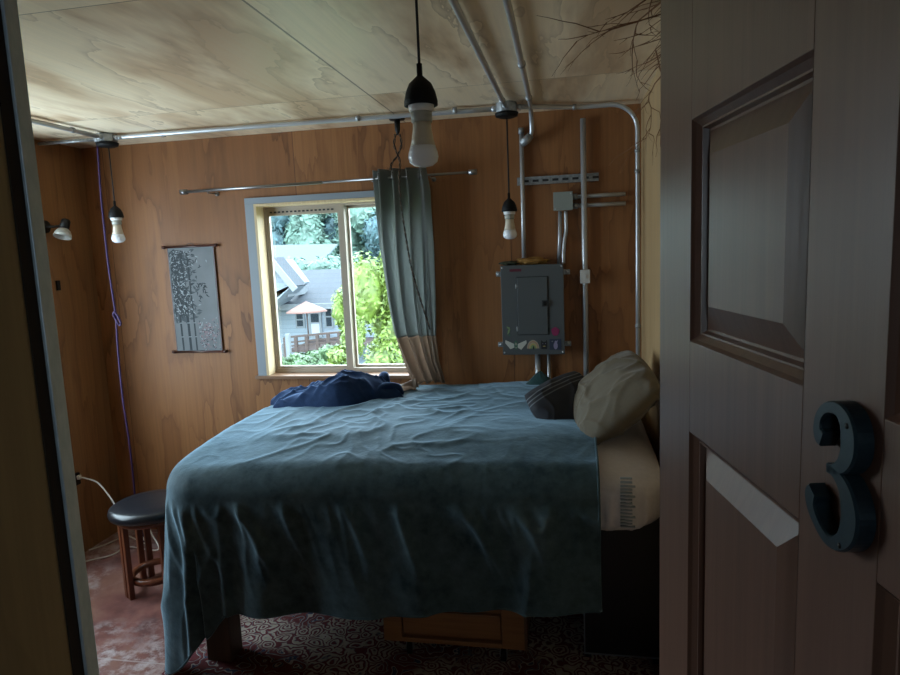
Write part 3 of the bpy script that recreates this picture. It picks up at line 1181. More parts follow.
# hanging chain
ch = tag(empty('hanging_chain', (-.892, 3.43, CEIL)), 'black twisted chain hanging from a ceiling hook over the curtain', 'chain')
k = MB()
k.lathe([(0, -.008), (.040, -.008), (.042, -.004), (.042, 0), (0, 0)], 24)
k.build('ceiling_plate', M['black_iron'], ch)
k = MB()
k.tube([(.0, 0, -.008), (0, 0, -.06), (.0, 0, -.085)], [.016, .014, .006], 12)
k.build('hook', M['black_iron'], ch)


def rope(mb, pts, r=.0035, off=.0045, tw=90):
    P = smooth_path(pts, 14)
    L = 0
    A, B = [], []
    for i, p in enumerate(P):
        if i:
            L += (p - P[i - 1]).length
        a = L * tw
        A.append(p + Vector((math.cos(a) * off, math.sin(a) * off, 0)))
        B.append(p - Vector((math.cos(a) * off, math.sin(a) * off, 0)))
    mb.tube(A, r, 6, 0)
    mb.tube(B, r, 6, 1)


M['rope_pale'] = mat('tan_rope_strand', (.10, .065, .045), .8)
k = MB()
rope(k, [(-.012, -.005, -.08), (-.020, -.01, -.14), (.0, -.02, -.19), (.012, -.03, -.24), (.014, -.075, -.30)], .003, .004)
rope(k, [(.010, -.005, -.08), (.020, -.01, -.13), (.004, -.02, -.185), (-.03, -.03, -.23), (-.035, -.06, -.275)], .003, .004)
k.build('upper_rope', [M['black_iron'], M['rope_pale']], ch)
k = MB()
rope(k, [(.014, -.075, -.30), (.020, -.085, -.45), (.050, -.085, -.72), (.070, -.08, -.84), (.105, -.075, -.98), (.142, -.070, -1.12)], .0028, .0032)
k.build('lower_rope', [M['black_iron'], M['rope_pale']], ch)

# ------------------------------------------------------------------ scroll painting
m = mat('scroll_print_ground', (.16, .18, .20), .7)
g = N(m)
g.color(g.ramp(g.noise(g.coord(), 6, 3, .5), [(.3, (.14, .155, .165)), (.7, (.19, .205, .22))]))
M['scroll'] = m
M['scroll_ink'] = mat('scroll_ink', (.020, .030, .038), .7)
M['scroll_pale'] = mat('scroll_pale_ink', (.34, .38, .40), .7)
M['scroll_pink'] = mat('scroll_blossom', (.30, .19, .21), .7)
M['rosewood'] = mat('scroll_rosewood', (.060, .018, .012), .35)
sx0, sz1 = -2.385, 1.800
sc0 = tag(empty('hanging_scroll', (-2.23, YB - .006, 1.16)), 'narrow hanging scroll painted with dark bamboo on the wall left of the window', 'wall scroll')
SWD, SHT = .300, .635
scl = MB()
scl.box(-SWD / 2, SWD / 2, -.004, -.001, .005, SHT - .005)
scl.build('scroll_cloth', M['scroll'], sc0)
scl = MB()
scl.box(SWD / 2 - .005, SWD / 2 + .003, -.0055, -.001, .005, SHT - .005)
scl.box(-SWD / 2 - .003, -SWD / 2 + .002, -.0055, -.001, .005, SHT - .005)
scl.build('border', M['rosewood'], sc0)['label'] = 'narrow dark border'
random.seed(4)
ink = MB()


def flat(mb, pts, y, mi):
    mb.add([(x, y, z) for x, z in pts], [tuple(range(len(pts)))], mi)


def leaf2(mb, x, z, a, l, w, mi, y=-.0046):
    d = (math.cos(a), math.sin(a))
    n_ = (-d[1], d[0])
    flat(mb, [(x, z), (x + d[0] * l * .4 + n_[0] * w, z + d[1] * l * .4 + n_[1] * w), (x + d[0] * l, z + d[1] * l), (x + d[0] * l * .4 - n_[0] * w, z + d[1] * l * .4 - n_[1] * w)], y, mi)


def inside(x, z):
    return -SWD / 2 + .004 < x < SWD / 2 - .012 and .01 < z < SHT - .012


stems = [(-.105, .012), (-.055, .016), (-.015, .010)]
for sx, w in stems:
    z = .008
    while z < SHT - .09:
        z2 = min(z + .085, SHT - .01)
        x_ = sx - .02 * z
        flat(ink, [(x_ - w / 2, z), (x_ + w / 2, z), (x_ + w / 2 - .001, z2 - .004), (x_ - w / 2 - .001, z2 - .004)], -.0043, 0)
        flat(ink, [(x_ - w / 2 - .002, z2 - .003), (x_ + w / 2 + .002, z2 - .003), (x_ + w / 2 + .002, z2), (x_ - w / 2 - .002, z2)], -.0044, 1)
        z = z2
M['scroll_mid'] = mat('scroll_mid_wash', (.060, .075, .085), .7)
for k in range(420):
    z = random.uniform(.20, SHT - .02)
    x = -.145 + abs(random.gauss(0, .05 + .02 * (z - .2)))
    a = random.uniform(-2.6, .6)
    if inside(x, z) and inside(x + math.cos(a) * .04, z + math.sin(a) * .04):
        leaf2(ink, x, z, a, .04, .008, 3, -.0042 - .0001 * random.random())
for k in range(900):
    z = random.uniform(.22, SHT - .02)
    x = -.145 + abs(random.gauss(0, .055 + .03 * (z - .2)))
    a = random.uniform(-2.4, .4)
    l = random.uniform(.015, .034)
    if inside(x, z) and inside(x + math.cos(a) * l, z + math.sin(a) * l):
        leaf2(ink, x, z, a, l, .0032, 1 if random.random() < .22 else 0, -.0046 - .0002 * random.random())
for k in range(26):
    z = random.uniform(.33, .42)
    x = random.uniform(.02, .085)
    a = random.uniform(-2.2, .6)
    if inside(x + .03, z):
        leaf2(ink, x, z, a, .028, .0035, 0)
for k in range(190):
    z = abs(random.gauss(.09, .05)) + .012
    x = random.uniform(.01, .135)
    if inside(x, z) and z < .20:
        mi = random.choice((0, 2, 1, 2))
        leaf2(ink, x, z, random.uniform(0, 6.28), .014, .003, mi)
ink.build('bamboo_painting', [M['scroll_ink'], M['scroll_pale'], M['scroll_pink'], M['scroll_mid']], sc0)
for z in (0, SHT):
    MB().tube([(-SWD / 2 - .030, -.010, z), (-SWD / 2 - .012, -.010, z), (-SWD / 2 - .011, -.010, z), (SWD / 2 + .011, -.010, z), (SWD / 2 + .012, -.010, z), (SWD / 2 + .032, -.010, z)],
              [.0095, .0095, .0065, .0065, .0095, .0095], 12).build('wooden_roller', M['rosewood'], sc0)
MB().tube(smooth_path([(-.03, -.004, SHT + .005), (0, -.004, SHT + .018), (.03, -.004, SHT + .005)], 6), .0015, 6).build('hanging_cord', M['rosewood'], sc0)

# ------------------------------------------------------------------ conduits and boxes
YW = YB - .018
zc = CEIL - .020


def clip(mb, p, axis, r=.0165):
    p = Vector(p)
    ax = Vector(axis) * .009
    mb.tube([p - ax, p + ax], r, 12)


box1 = Vector((-2.468, 3.22, CEIL))
box2 = Vector((-.298, 3.28, CEIL))


def jbox(p, label):
    e = tag(empty('ceiling_junction_box', p), label, 'junction box')
    MB().lathe([(0, -.046), (.050, -.046), (.053, -.043), (.053, 0), (0, 0)], 8, Matrix.Rotation(math.pi / 8, 4, 'Z')).build('box_body', M['steel_dull'], e, bevel=.002)
    MB().lathe([(0, -.070), (.038, -.070), (.054, -.064), (.058, -.048), (0, -.047)], 28).build('cover', M['black'], e)['label'] = 'round black cover'
    for a in (0, 90, 180, 270):
        a = math.radians(a)
        MB().tube([(math.cos(a) * .048, math.sin(a) * .048, -.024), (math.cos(a) * .072, math.sin(a) * .072, -.024)], .014, 12).build('connector', M['steel'], e)
    return e


jbox(box1, 'galvanised ceiling box in the far left corner above the purple cord')
jbox(box2, 'galvanised ceiling box above the breaker panel')

# long run, left box to right box, then on to the corner and down
k = MB()
k.tube(smooth_path([(box1.x + .07, box1.y, zc - .004), (-2.28, 3.235, zc), (-1.4, 3.255, zc), (box2.x - .07, box2.y, zc - .004)], 8), .0115, 12)
cn = k.build('conduit', M['steel'])
tag(cn, 'long metal conduit along the ceiling between the two junction boxes', 'conduit')
for x in (-2.15, -1.05, -.55):
    k = MB()
    clip(k, (x, 3.255, zc), (1, 0, 0), .0145)
    k.build('strap', M['steel_dull'], cn)
k = MB()
arc = [(.205 + .13 * math.sin(a), 3.42, zc - .13 + .13 * math.cos(a)) for a in [math.pi / 2 * q / 12 for q in range(13)]]
path = smooth_path([(box2.x + .07, box2.y, zc - .004), (-.12, 3.34, zc), (.04, 3.41, zc), (.15, 3.42, zc)], 8) + [Vector(p) for p in arc] + [Vector((.335, 3.42, 1.6)), Vector((.335, 3.42, 1.0))]
k.tube(path, .0115, 12)
cn = k.build('conduit', M['steel'])
tag(cn, 'metal conduit curving from the ceiling box down the right corner of the room', 'conduit')
k = MB()
clip(k, (.03, 3.405, zc), (1, .1, 0), .0145)
k.build('coupling', M['steel_dull'], cn)
k = MB()
clip(k, (.335, 3.42, 2.16), (0, 0, 1), .0145)
k.build('coupling', M['steel_dull'], cn)
k = MB()
clip(k, (.335, 3.42, 2.06), (0, 0, 1), .0145)
k.build('coupling', M['steel_dull'], cn)
k = MB()
clip(k, (.335, 3.42, 1.28), (0, 0, 1), .0145)
k.build('coupling', M['steel_dull'], cn)
k = MB()
k.tube([(box2.x, box2.y - .07, zc - .004), (box2.x - .004, 3.10, zc), (-.310, 1.8, zc), (-.312, .9, zc), (-.312, .07, zc)], .0115, 12)
cn = k.build('conduit', M['steel'])
tag(cn, 'left of the two metal conduits running along the ceiling toward the door', 'conduit')
k = MB()
clip(k, (-.302, 3.13, zc), (0, 1, 0), .0145)
k.build('strap', M['steel_dull'], cn)
k = MB()
clip(k, (-.311, 1.4, zc), (0, 1, 0), .0145)
k.build('strap', M['steel_dull'], cn)
k = MB()
k.tube(smooth_path([(-.165, .07, zc), (-.165, .9, zc), (-.165, 2.0, zc), (-.176, 3.0, zc), (-.185, 3.36, zc), (-.187, 3.44, zc - .03), (-.188, 3.47, zc - .09), (-.20, 3.49, zc - .115)], 8), .0115, 12)
cn = k.build('conduit', M['steel'])
tag(cn, 'right of the two ceiling conduits, bending down the back wall into an elbow fitting', 'conduit')
k = MB()
clip(k, (-.170, 2.56, zc), (0, 1, 0), .0155)
k.build('coupling', M['steel_dull'], cn)
k = MB()
clip(k, (-.178, 3.12, zc), (0, 1, 0), .0155)
k.build('coupling', M['steel_dull'], cn)
k = MB()
k.tube([(-.193, 3.485, 2.285), (-.215, 3.49, 2.262), (-.245, 3.495, 2.245)], [.019, .023, .021], 12)
k.build('elbow_fitting', M['steel_dull'], cn)
# left box pipe toward the camera
k = MB()
k.tube([(box1.x, box1.y - .07, zc - .004), (box1.x - .01, 2.9, zc), (-2.48, 1.8, zc), (-2.48, .07, zc)], .0115, 12)
cn = k.build('conduit', M['steel'])
tag(cn, 'metal conduit leaving the far left ceiling box toward the room\'s front', 'conduit')
k = MB()
clip(k, (-2.475, 2.98, zc), (0, 1, 0), .0145)
k.build('strap', M['steel_dull'], cn)
k = MB()
k.tube([(box1.x - .07, box1.y, zc - .004), (XL + .01, 3.215, zc - .004)], .0095, 10)
tag(k.build('conduit', M['steel_dull']), 'short conduit from the far left ceiling box to the left wall', 'conduit')
# box to panel
k = MB()
k.tube([(-.246, YW, 2.305), (-.247, YW, 1.9), (-.249, YW, 1.612)], .0115, 12)
cn = k.build('conduit', M['steel'])
tag(cn, 'vertical conduit dropping from the ceiling to the top left of the breaker panel', 'conduit')
k = MB()
k.tube([(-.246, YW, 2.30), (-.246, YW, 2.33)], .015, 12)
k.build('coupling', M['steel_dull'], cn)
# thick vertical pipe with switch box
k = MB()
k.tube([(.073, YW - .008, 2.352), (.073, YW - .008, 1.60), (.073, YW - .008, .70)], .0145, 14)
cn = k.build('conduit', M['steel'])
tag(cn, 'thick vertical conduit right of the breaker panel carrying a small switch', 'conduit')
e = tag(empty('light_switch', (.073, YW - .026, 1.54)), 'small white switch box on the vertical conduit', 'switch')
MB().box(-.026, .026, -.012, .008, -.036, .036).build('switch_box', M['switch_white'], e, bevel=.003)
MB().box(-.006, .006, -.018, -.012, -.010, .010).build('toggle', M['switch_white'], e, bevel=.001)
# strut channel
e = tag(empty('strut_channel', (-.06, YW - .002, 2.055)), 'slotted metal strut fixed across the wall above the breaker panel', 'strut channel')
k = MB()
k.box(-.215, .21, .010, .018, -.020, .020)
k.box(-.215, .21, -.006, .018, .0165, .020)
k.box(-.215, .21, -.006, .018, -.020, -.0165)
k.build('channel', M['steel_dull'], e)
k = MB()
for q in range(8):
    x = -.185 + q * .052
    k.box(x, x + .032, .008, .0102, -.006, .006)
k.build('slots', M['panel_dark'], e)
# square box and its pipes
jx, jz = -.035, 1.938
e = tag(empty('square_junction_box', (jx, YB - .026, jz)), 'square grey metal junction box above the right corner of the breaker panel', 'junction box')
MB().box(-.048, .048, -.022, .024, -.046, .046).build('box_body', M['jb_grey'], e, bevel=.003)
MB().box(-.050, .050, -.025, -.022, -.048, .048).build('cover', M['jb_grey'], e, bevel=.001)
for x, z in ((.040, .038), (-.040, -.038)):
    k = MB()
    k.lathe([(.004, 0), (.003, .002), (0, .0025)], 8, Matrix.Translation((x, -.025, z)) @ Matrix.Rotation(math.pi / 2, 4, 'X'))
    k.build('screw', M['steel'], e)
for dz, lab in ((.022, 'upper of two horizontal conduits right of the square junction box'), (-.026, 'lower of two horizontal conduits right of the square junction box')):
    k = MB()
    k.tube([(jx + .050, YW + .004, jz + dz), (.15, YW + .004, jz + dz), (.285, YW + .004, jz + dz)], .0105, 12)
    cn = k.build('conduit', M['steel'])
    tag(cn, lab, 'conduit')
    k = MB()
    k.tube([(jx + .050, YW + .004, jz + dz), (jx + .075, YW + .004, jz + dz)], .0145, 12)
    k.build('connector', M['steel_dull'], cn)
for (a_, b_, lab) in (((-.052, jz - .05), (-.060, 1.612), 'left of two short conduits from the square junction box down to the breaker panel'),
                      ((-.022, jz - .05), (-.050, 1.612), 'right of two short conduits from the square junction box down to the breaker panel')):
    k = MB()
    if 'right' in lab:
        pp = smooth_path([(a_[0], YW - .006, a_[1]), (a_[0], YW - .006, a_[1] - .10), (-.030, YW - .010, 1.74), (-.038, YW - .014, 1.66), (-.038, YW - .014, 1.614)], 6)
    else:
        pp = [(a_[0], YW, a_[1]), (a_[0] - .004, YW, 1.75), (-.064, YW, b_[1])]
    k.tube(pp, .0095, 12)
    tag(k.build('conduit', M['steel']), lab, 'conduit')
# below panel
for x, r, lab in ((-.188, .0145, 'thicker short conduit below the breaker panel'), (-.128, .009, 'thinner short conduit below the breaker panel')):
    k = MB()
    k.tube([(x, YW, 1.133), (x, YW, .80)], r, 12)
    tag(k.build('conduit', M['steel']), lab, 'conduit')

# ------------------------------------------------------------------ breaker panel
PX, PZ = -.205, 1.372
bp = tag(empty('breaker_panel', (PX, YB, PZ)), 'grey electrical breaker panel with stickers on the back wall', 'breaker panel')
pw_, ph = .325, .475
D_ = -.085
MB().box(-pw_ / 2, pw_ / 2, D_ + .006, -.002, -ph / 2, ph / 2).build('enclosure', M['panel_grey'], bp, bevel=.003)
MB().box(-pw_ / 2 - .004, pw_ / 2 + .004, D_, D_ + .006, -ph / 2 - .004, ph / 2 + .004).build('front_cover', M['panel_grey'], bp, bevel=.002)
MB().box(-.083, .087, D_ - .0012, D_, -.135, .180).build('door_gap', M['panel_dark'], bp)
pd = MB().box(-.080, .080, D_ - .006, D_ - .001, -.131, .176).build('panel_door', M['panel_grey'], bp, bevel=.002)
MB().box(.050, .088, D_ - .0085, D_ - .006, .018, .052).build('latch', M['panel_dark'], pd, bevel=.001)
MB().box(.057, .072, D_ - .012, D_ - .0085, .023, .047).build('latch_slide', M['black'], pd, bevel=.001)
for z in (-.10, .13):
    MB().tube([(-.0845, D_ - .004, z - .012), (-.0845, D_ - .004, z + .012)], .0035, 8).build('hinge', M['steel'], pd)
for x in (-1, 1):
    for z in (-1, 1):
        MB().lathe([(.005, 0), (.004, .002), (0, .003)], 10, Matrix.Translation((x * .157, D_, z * .229)) @ Matrix.Rotation(math.pi / 2, 4, 'X')).build('screw', M['steel'], bp)
        k = MB()
        k.box(min(x * .160, x * .200), max(x * .160, x * .200), -.008, -.002, z * .195 - .014, z * .195 + .014)
        k.build('mounting_tab', M['steel_dull'], bp, bevel=.002)
        MB().lathe([(.008, 0), (.007, .003), (0, .004)], 10, Matrix.Translation((x * .184, -.008, z * .195)) @ Matrix.Rotation(math.pi / 2, 4, 'X')).build('screw', M['steel'], bp)
SM = dict(white=mat('sticker_white', (.50, .50, .46), .5), green=mat('sticker_green', (.05, .13, .09), .5), peach=mat('sticker_peach', (.40, .22, .13), .5), yellow=mat('sticker_yellow', (.42, .34, .12), .5),
          blk=mat('sticker_black', (.01, .01, .012), .5), lilac=mat('sticker_lilac', (.27, .24, .38), .5), navy=mat('sticker_navy', (.025, .035, .07), .5), pink=mat('sticker_magenta', (.24, .02, .09), .5),
          wine=mat('sticker_wine', (.10, .008, .025), .5), grn2=mat('sticker_lime', (.18, .26, .12), .5), cream=mat('sticker_cream', (.36, .33, .27), .5))


def sticker(name, shapes, label):
    names = []
    mb = MB()
    y = D_ - .0014
    for q, (mname, poly) in enumerate(shapes):
        if mname not in names:
            names.append(mname)
        mb.add([(x, y - .0002 * q, z) for x, z in poly], [tuple(range(len(poly)))], names.index(mname))
    o = mb.build(name, [SM[n] for n in names], bp)
    o['label'] = label


def disc(cx, cz, rx, rz=None, n=16, a0=0, a1=2 * math.pi):
    rz = rz or rx
    return [(cx + rx * math.cos(a0 + (a1 - a0) * i / n), cz + rz * math.sin(a0 + (a1 - a0) * i / n)) for i in range(n + (0 if a1 - a0 > 6.2 else 1))]


zs = -.188
sticker('sticker', [('white', [(-.095, zs + .002), (-.150, zs + .028), (-.152, zs + .012), (-.125, zs - .022), (-.100, zs - .012)]),
                    ('white', [(-.093, zs + .002), (-.038, zs + .026), (-.036, zs + .010), (-.066, zs - .026), (-.088, zs - .012)]),
                    ('green', disc(-.094, zs, .010, .026)), ('cream', disc(-.094, zs + .006, .004, .008)), ('cream', disc(-.094, zs - .014, .003, .005))], 'white winged moth sticker')
sticker('sticker', [('cream', disc(-.002, zs - .020, .033, .046, 18, 0, math.pi)), ('peach', disc(-.002, zs - .020, .029, .041, 18, 0, math.pi)), ('cream', disc(-.002, zs - .020, .024, .034, 18, 0, math.pi)),
                    ('yellow', disc(-.002, zs - .020, .020, .029, 18, 0, math.pi)), ('grn2', disc(-.002, zs - .020, .014, .020, 18, 0, math.pi)), ('blk', disc(.0, zs - .016, .004, .010))], 'small rainbow arch sticker')
sticker('sticker', [('blk', [(.042, zs - .024), (.072, zs - .024), (.074, zs + .012), (.071, zs + .026), (.064, zs + .016), (.050, zs + .016), (.043, zs + .026), (.040, zs + .012)]),
                    ('yellow', [(.050, zs - .010), (.064, zs - .010), (.063, zs - .006), (.051, zs - .006)]), ('lilac', disc(.050, zs + .006, .002)), ('lilac', disc(.064, zs + .006, .002))], 'black cat-eared sticker')
sticker('sticker', [('navy', [(.086, zs - .028), (.148, zs - .028), (.148, zs + .030), (.086, zs + .030)]), ('lilac', disc(.118, zs - .006, .011, .020)), ('lilac', disc(.120, zs + .014, .007)),
                    ('lilac', [(.124, zs + .018), (.132, zs + .026), (.126, zs + .012)]), ('white', disc(.100, zs + .018, .002))], 'dark blue square sticker with a pale figure')
sticker('sticker', [('pink', disc(.118, -.118, .020, .024, 12)), ('pink', disc(.106, -.110, .010)), ('pink', disc(.130, -.112, .010))], 'round magenta sticker')
sticker('sticker', [('grn2', [(-.140, -.130), (-.128, -.120), (-.122, -.098), (-.134, -.104)]), ('grn2', [(-.128, -.102), (-.140, -.094), (-.142, -.086), (-.124, -.092)]), ('green', [(-.134, -.128), (-.130, -.140), (-.120, -.132)])], 'small green leaf sticker')
sticker('sticker', [('wine', [(-.118, .208), (-.055, .208), (-.055, .222), (-.118, .222)])], 'small dark red strip sticker')

# crumpled cloths on top of the panel
random.seed(9)
def crumple(name, cx, w, h, m, label, sd, cat='cloth'):
    b = MB()

    def f(u, v):
        a = 2 * math.pi * u
        th = math.pi * v
        k = 1 + .45 * nz(math.cos(a) * 2.2 + sd, math.sin(a) * 2.2, math.cos(th) * 2.5)
        return (cx + w * k * math.sin(th) * math.cos(a), YB - .045 + .032 * k * math.sin(th) * math.sin(a), PZ + ph / 2 + .004 + h + h * k * math.cos(th))
    b.grid(f, 40, 24, closed_u=True)
    tag(b.build(name, m, weld=True), label, cat)


crumple('crumpled_cloth', -.205, .085, .018, M['yellow_cloth'], 'crumpled mustard yellow cloth lying on top of the breaker panel', 3)
crumple('crumpled_cloth', -.325, .050, .011, M['olive'], 'dark olive scrap on the left end of the breaker panel top', 8)

# ------------------------------------------------------------------ pendant lamps
def pendant(bulb_top, ceil_z, label, swing=None):
    """empty at the ceiling; bulb_top = z of the socket's rim"""
    x, y = bulb_top.x, bulb_top.y
    e = tag(empty('pendant_lamp', (x, y, ceil_z)), label, 'pendant lamp', 'bare bulb pendants on black cords')
    z0 = bulb_top.z - ceil_z
    c = MB()
    c.tube([(swing or 0, 0, -.003), (0, 0, z0 / 2), (0, 0, z0 + .06)], .0032, 8)
    c.build('cord', M['cord_black'], e)
    T = Matrix.Translation((0, 0, z0))
    MB().lathe([(.0065, .088), (.0065, .062), (.012, .057), (.026, .044), (.034, .026), (.0385, .006), (.0385, -.004), (.030, -.004), (.030, .004), (0, .004)], 30, T).build('socket', M['black'], e)
    bu = MB()
    bu.lathe([(.0, .0), (.0275, .0), (.030, -.003), (.029, -.014), (.026, -.018), (0, -.018)], 30, T)
    bulb = bu.build('bulb', M['bulb_white'], e)
    MB().lathe([(0, -.017), (.0245, -.017), (.0240, -.040), (0, -.040)], 30, T).build('bulb_collar', M['bulb_grey'], bulb)
    MB().lathe([(0, -.040), (.0205, -.041), (.0215, -.055), (.0250, -.078), (.0290, -.094), (0, -.094)], 30, T).build('bulb_body', M['bulb_mid'], bulb)
    MB().lathe([(0, -.093), (.0290, -.094), (.0335, -.108), (.0350, -.119), (.0320, -.130), (.0220, -.138), (.010, -.1405), (0, -.141)], 30, T).build('bulb_lens', M['bulb_lens'], bulb)
    return e


pendant(at(421, 104, 1.5), CEIL, 'nearest and largest-looking bare bulb on a black cord, hanging above the bed')
p2 = at(512, 210, 3.22)
pendant(Vector((box2.x + .0, box2.y, p2.z)), CEIL - .070, 'bare bulb on a black cord hanging from the box above the breaker panel')
p3 = at(113, 217, 3.2)
pendant(Vector((box1.x + .006, box1.y, p3.z)), CEIL - .070, 'bare bulb on a black cord in the far left corner beside the purple cord')

# ------------------------------------------------------------------ purple rope, cables
pc = MB()
a0 = Vector((box1.x - .045, box1.y - .02, CEIL - .055))
k1 = at(115.5, 314, 3.18)
k2 = at(129, 440, 3.25)
k3 = at(134, 490, 3.3)
path = smooth_path([a0, at(101.5, 200, 3.2), at(108.5, 266, 3.19), k1, at(118, 350, 3.2), at(123, 400, 3.22), k2, at(134, 485, 3.3), Vector((k3.x, 3.3, .25)), Vector((k3.x + .02, 3.32, .006))], 10)
pc.tube(path, .0055, 8)
pcr = pc.build('purple_cord', M['rope_purple'])
tag(pcr, 'long purple cord hanging from the far left ceiling box, knotted halfway', 'cord')
kn = MB()
lp = [k1 + Vector((0, -.008, .012)), k1 + Vector((.022, -.012, -.012)), k1 + Vector((.036, -.012, -.05)), k1 + Vector((.026, -.012, -.062)), k1 + Vector((.008, -.012, -.03)), k1 + Vector((-.006, -.01, -.002)), k1 + Vector((.006, -.012, .012)), k1 + Vector((.012, -.0, -.01))]
kn.tube(smooth_path(lp, 8), .0055, 8)
kn.build('knot', M['rope_purple'], pcr)

wo = at(80, 478, 3.2)
e = tag(empty('wall_outlet', (XL, 3.19, .46)), 'small dark outlet low on the left wall with a white cable', 'outlet')
MB().box(0, .020, -.022, .022, -.035, .035).build('outlet_box', M['black'], e, bevel=.003)
MB().box(.020, .040, -.010, .010, .0, .024).build('plug', M['cable_white'], e, bevel=.003)
def fl(px, py, z=.006):
    v = ROT.T @ np.array(((px - 450) / FPX, (py - 337.5) / FPX, 1.0))
    t = (z - EYE.z) / v[2]
    return Vector((v[0] * t, v[1] * t, z))


cb = MB()
cb.tube(smooth_path([(XL + .04, 3.19, .472), (-2.82, 3.19, .465), at(98, 483, 3.18), at(110, 497, 3.16), at(118, 509, 3.14), Vector((-2.42, 3.12, .12)), fl(128, 536), fl(118, 539), fl(104, 545), fl(89, 550)], 10), .0045, 8)
tag(cb.build('white_cable', M['cable_white']), 'white cable drooping from the left wall outlet behind the stool', 'cable')
cb = MB()
cb.tube(smooth_path([fl(80, 563), fl(91, 560), fl(112, 555), fl(128, 547), Vector((-2.42, 3.22, .03)), at(150, 528, 3.42), at(166, 515, 3.46), at(185, 500, 3.5)], 10), .0045, 8)
tag(cb.build('white_cable', M['cable_white']), 'white cable on the floor rising behind the stool toward the bed', 'cable')
MB_ = MB().box(0, .012, -.012, .012, -.028, .028)
e = MB_.build('wall_plate', M['black'], loc=(XL, 3.235, 1.60), bevel=.002)
tag(e, 'small black plate on the left wall below the wall lamp', 'wall plate')

# wall lamp
e = tag(empty('wall_lamp', (XL + .012, 3.17, 1.93)), 'small black wall lamp with a frosted shade on the left wall', 'wall lamp')
MB().tube([(0, 0, 0), (.02, 0, 0)], .035, 16).build('wall_mount', M['black_iron'], e)
MB().tube([(.02, 0, 0), (.055, .03, .0), (.085, .055, .005)], .007, 8).build('arm', M['black_iron'], e)
hd = Matrix.Translation((.09, .06, .012)) @ Matrix.Rotation(math.radians(28), 4, 'Y') @ Matrix.Rotation(math.radians(-25), 4, 'X')
MB().lathe([(0, .03), (.020, .028), (.024, .02), (.026, -.030), (0, -.030)], 20, hd @ Matrix.Rotation(math.radians(-20), 4, 'Y')).build('lamp_head', M['black_iron'], e)
MB().lathe([(.022, -.028), (.036, -.040), (.044, -.060), (.046, -.078), (.043, -.078), (.040, -.060), (.020, -.034)], 24, hd @ Matrix.Rotation(math.radians(-25), 4, 'Y')).build('lamp_shade', M['glass_shade'], e)

# ------------------------------------------------------------------ dried branches in the ceiling corner
def branch(name, start, direction, length, label, seed, n_side=10, r0=.0040, droop=-.15):
    rnd = random.Random(seed)
    mb = MB()

    def lim(p):
        return Vector((min(p.x, XR - .012), min(p.y, YB - .03), min(p.z, CEIL - .010)))

    def grow(p, d, L, r, depth):
        k = max(4, int(L / .035))
        pts = [lim(p)]
        dd = d.normalized()
        for i in range(k):
            dd = (dd + Vector((rnd.gauss(0, .16), rnd.gauss(0, .16), rnd.gauss(0, .12) + droop * .12))).normalized()
            p = lim(p + dd * (L / k))
            pts.append(p)
            if depth < 2 and i > 0 and rnd.random() < (.62 if depth == 0 else .38):
                a = rnd.choice((-1, 1)) * rnd.uniform(.4, .9)
                nd = Matrix.Rotation(a, 3, Vector((rnd.gauss(0, .4), rnd.gauss(0, .4), 1)).normalized()) @ dd
                nd.z += rnd.uniform(-.25, .15)
                grow(p, nd, L * rnd.uniform(.25, .5), r * .62, depth + 1)
        mb.tube(pts, [r * (1 - .7 * i / k) for i in range(k + 1)], 5)
    for q in range(n_side):
        grow(Vector(start) + Vector((rnd.gauss(0, .02), rnd.gauss(0, .03), rnd.gauss(0, .012))), Vector(direction) + Vector((rnd.gauss(0, .16), rnd.gauss(0, .16), rnd.gauss(0, .08))),
             length * rnd.uniform(.6, 1.0), r0 * rnd.uniform(.6, 1), 0)
    tag(mb.build(name, M['twig']), label, 'dried branch', 'dried branches in the ceiling corner')


branch('dried_branch', (.325, 1.80, 2.375), (-.06, 1.0, .0), .46, 'dense bundle of bare twigs along the right edge of the ceiling', 3, 8, .0048, -.02)
branch('dried_branch', (.30, 2.05, 2.38), (-.20, .9, .02), .52, 'sparse bare twig reaching out across the ceiling from the bundle', 5, 2, .0042, -.02)
branch('dried_branch', (.345, 2.50, 2.36), (-.01, .35, -.55), .50, 'thin bare twig hanging down the right wall', 21, 2, .0032, -.3)

# ------------------------------------------------------------------ outdoors
M['leaf_bright'] = mat('bright_leaves', (.090, .140, .018), .55)
M['leaf_mid'] = mat('shrub_leaves', (.04, .085, .028), .55)
M['leaf_far'] = mat('hazed_leaves', (.052, .105, .105), .7)  # far leaves: distance haze is put into the colour as a paler teal
M['leaf_far2'] = mat('hazed_dark_leaves', (.034, .075, .085), .7)
M['leaf_far3'] = mat('hazed_pale_leaves', (.075, .135, .105), .7)
for kk in ('leaf_bright', 'leaf_mid', 'leaf_far', 'leaf_far2', 'leaf_far3'):
    g = N(M[kk])
    c0 = tuple(g.b.inputs['Base Color'].default_value)[:3]
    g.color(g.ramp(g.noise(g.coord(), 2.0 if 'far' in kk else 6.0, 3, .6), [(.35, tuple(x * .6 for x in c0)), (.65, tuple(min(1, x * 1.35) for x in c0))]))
M['bark'] = mat('tree_bark', (.10, .07, .05), .9)
M['grass'] = mat('lawn', (.08, .10, .05), .9)
M['siding'] = mat('white_clapboard', (.36, .42, .48), .6)
g = N(M['siding'])
z_ = g.new('ShaderNodeSeparateXYZ', {0: g.coord()}).outputs[2]
fz = g.math('FRACT', g.math('DIVIDE', z_, .13))
g.color(g.ramp(fz, [(0, (.085, .110, .135)), (.12, (.135, .165, .195)), (1, (.145, .178, .208))]))
g.bump(fz, .5, .02)
M['roof'] = mat('grey_shingles', (.12, .16, .20), .8)
g = N(M['roof'])
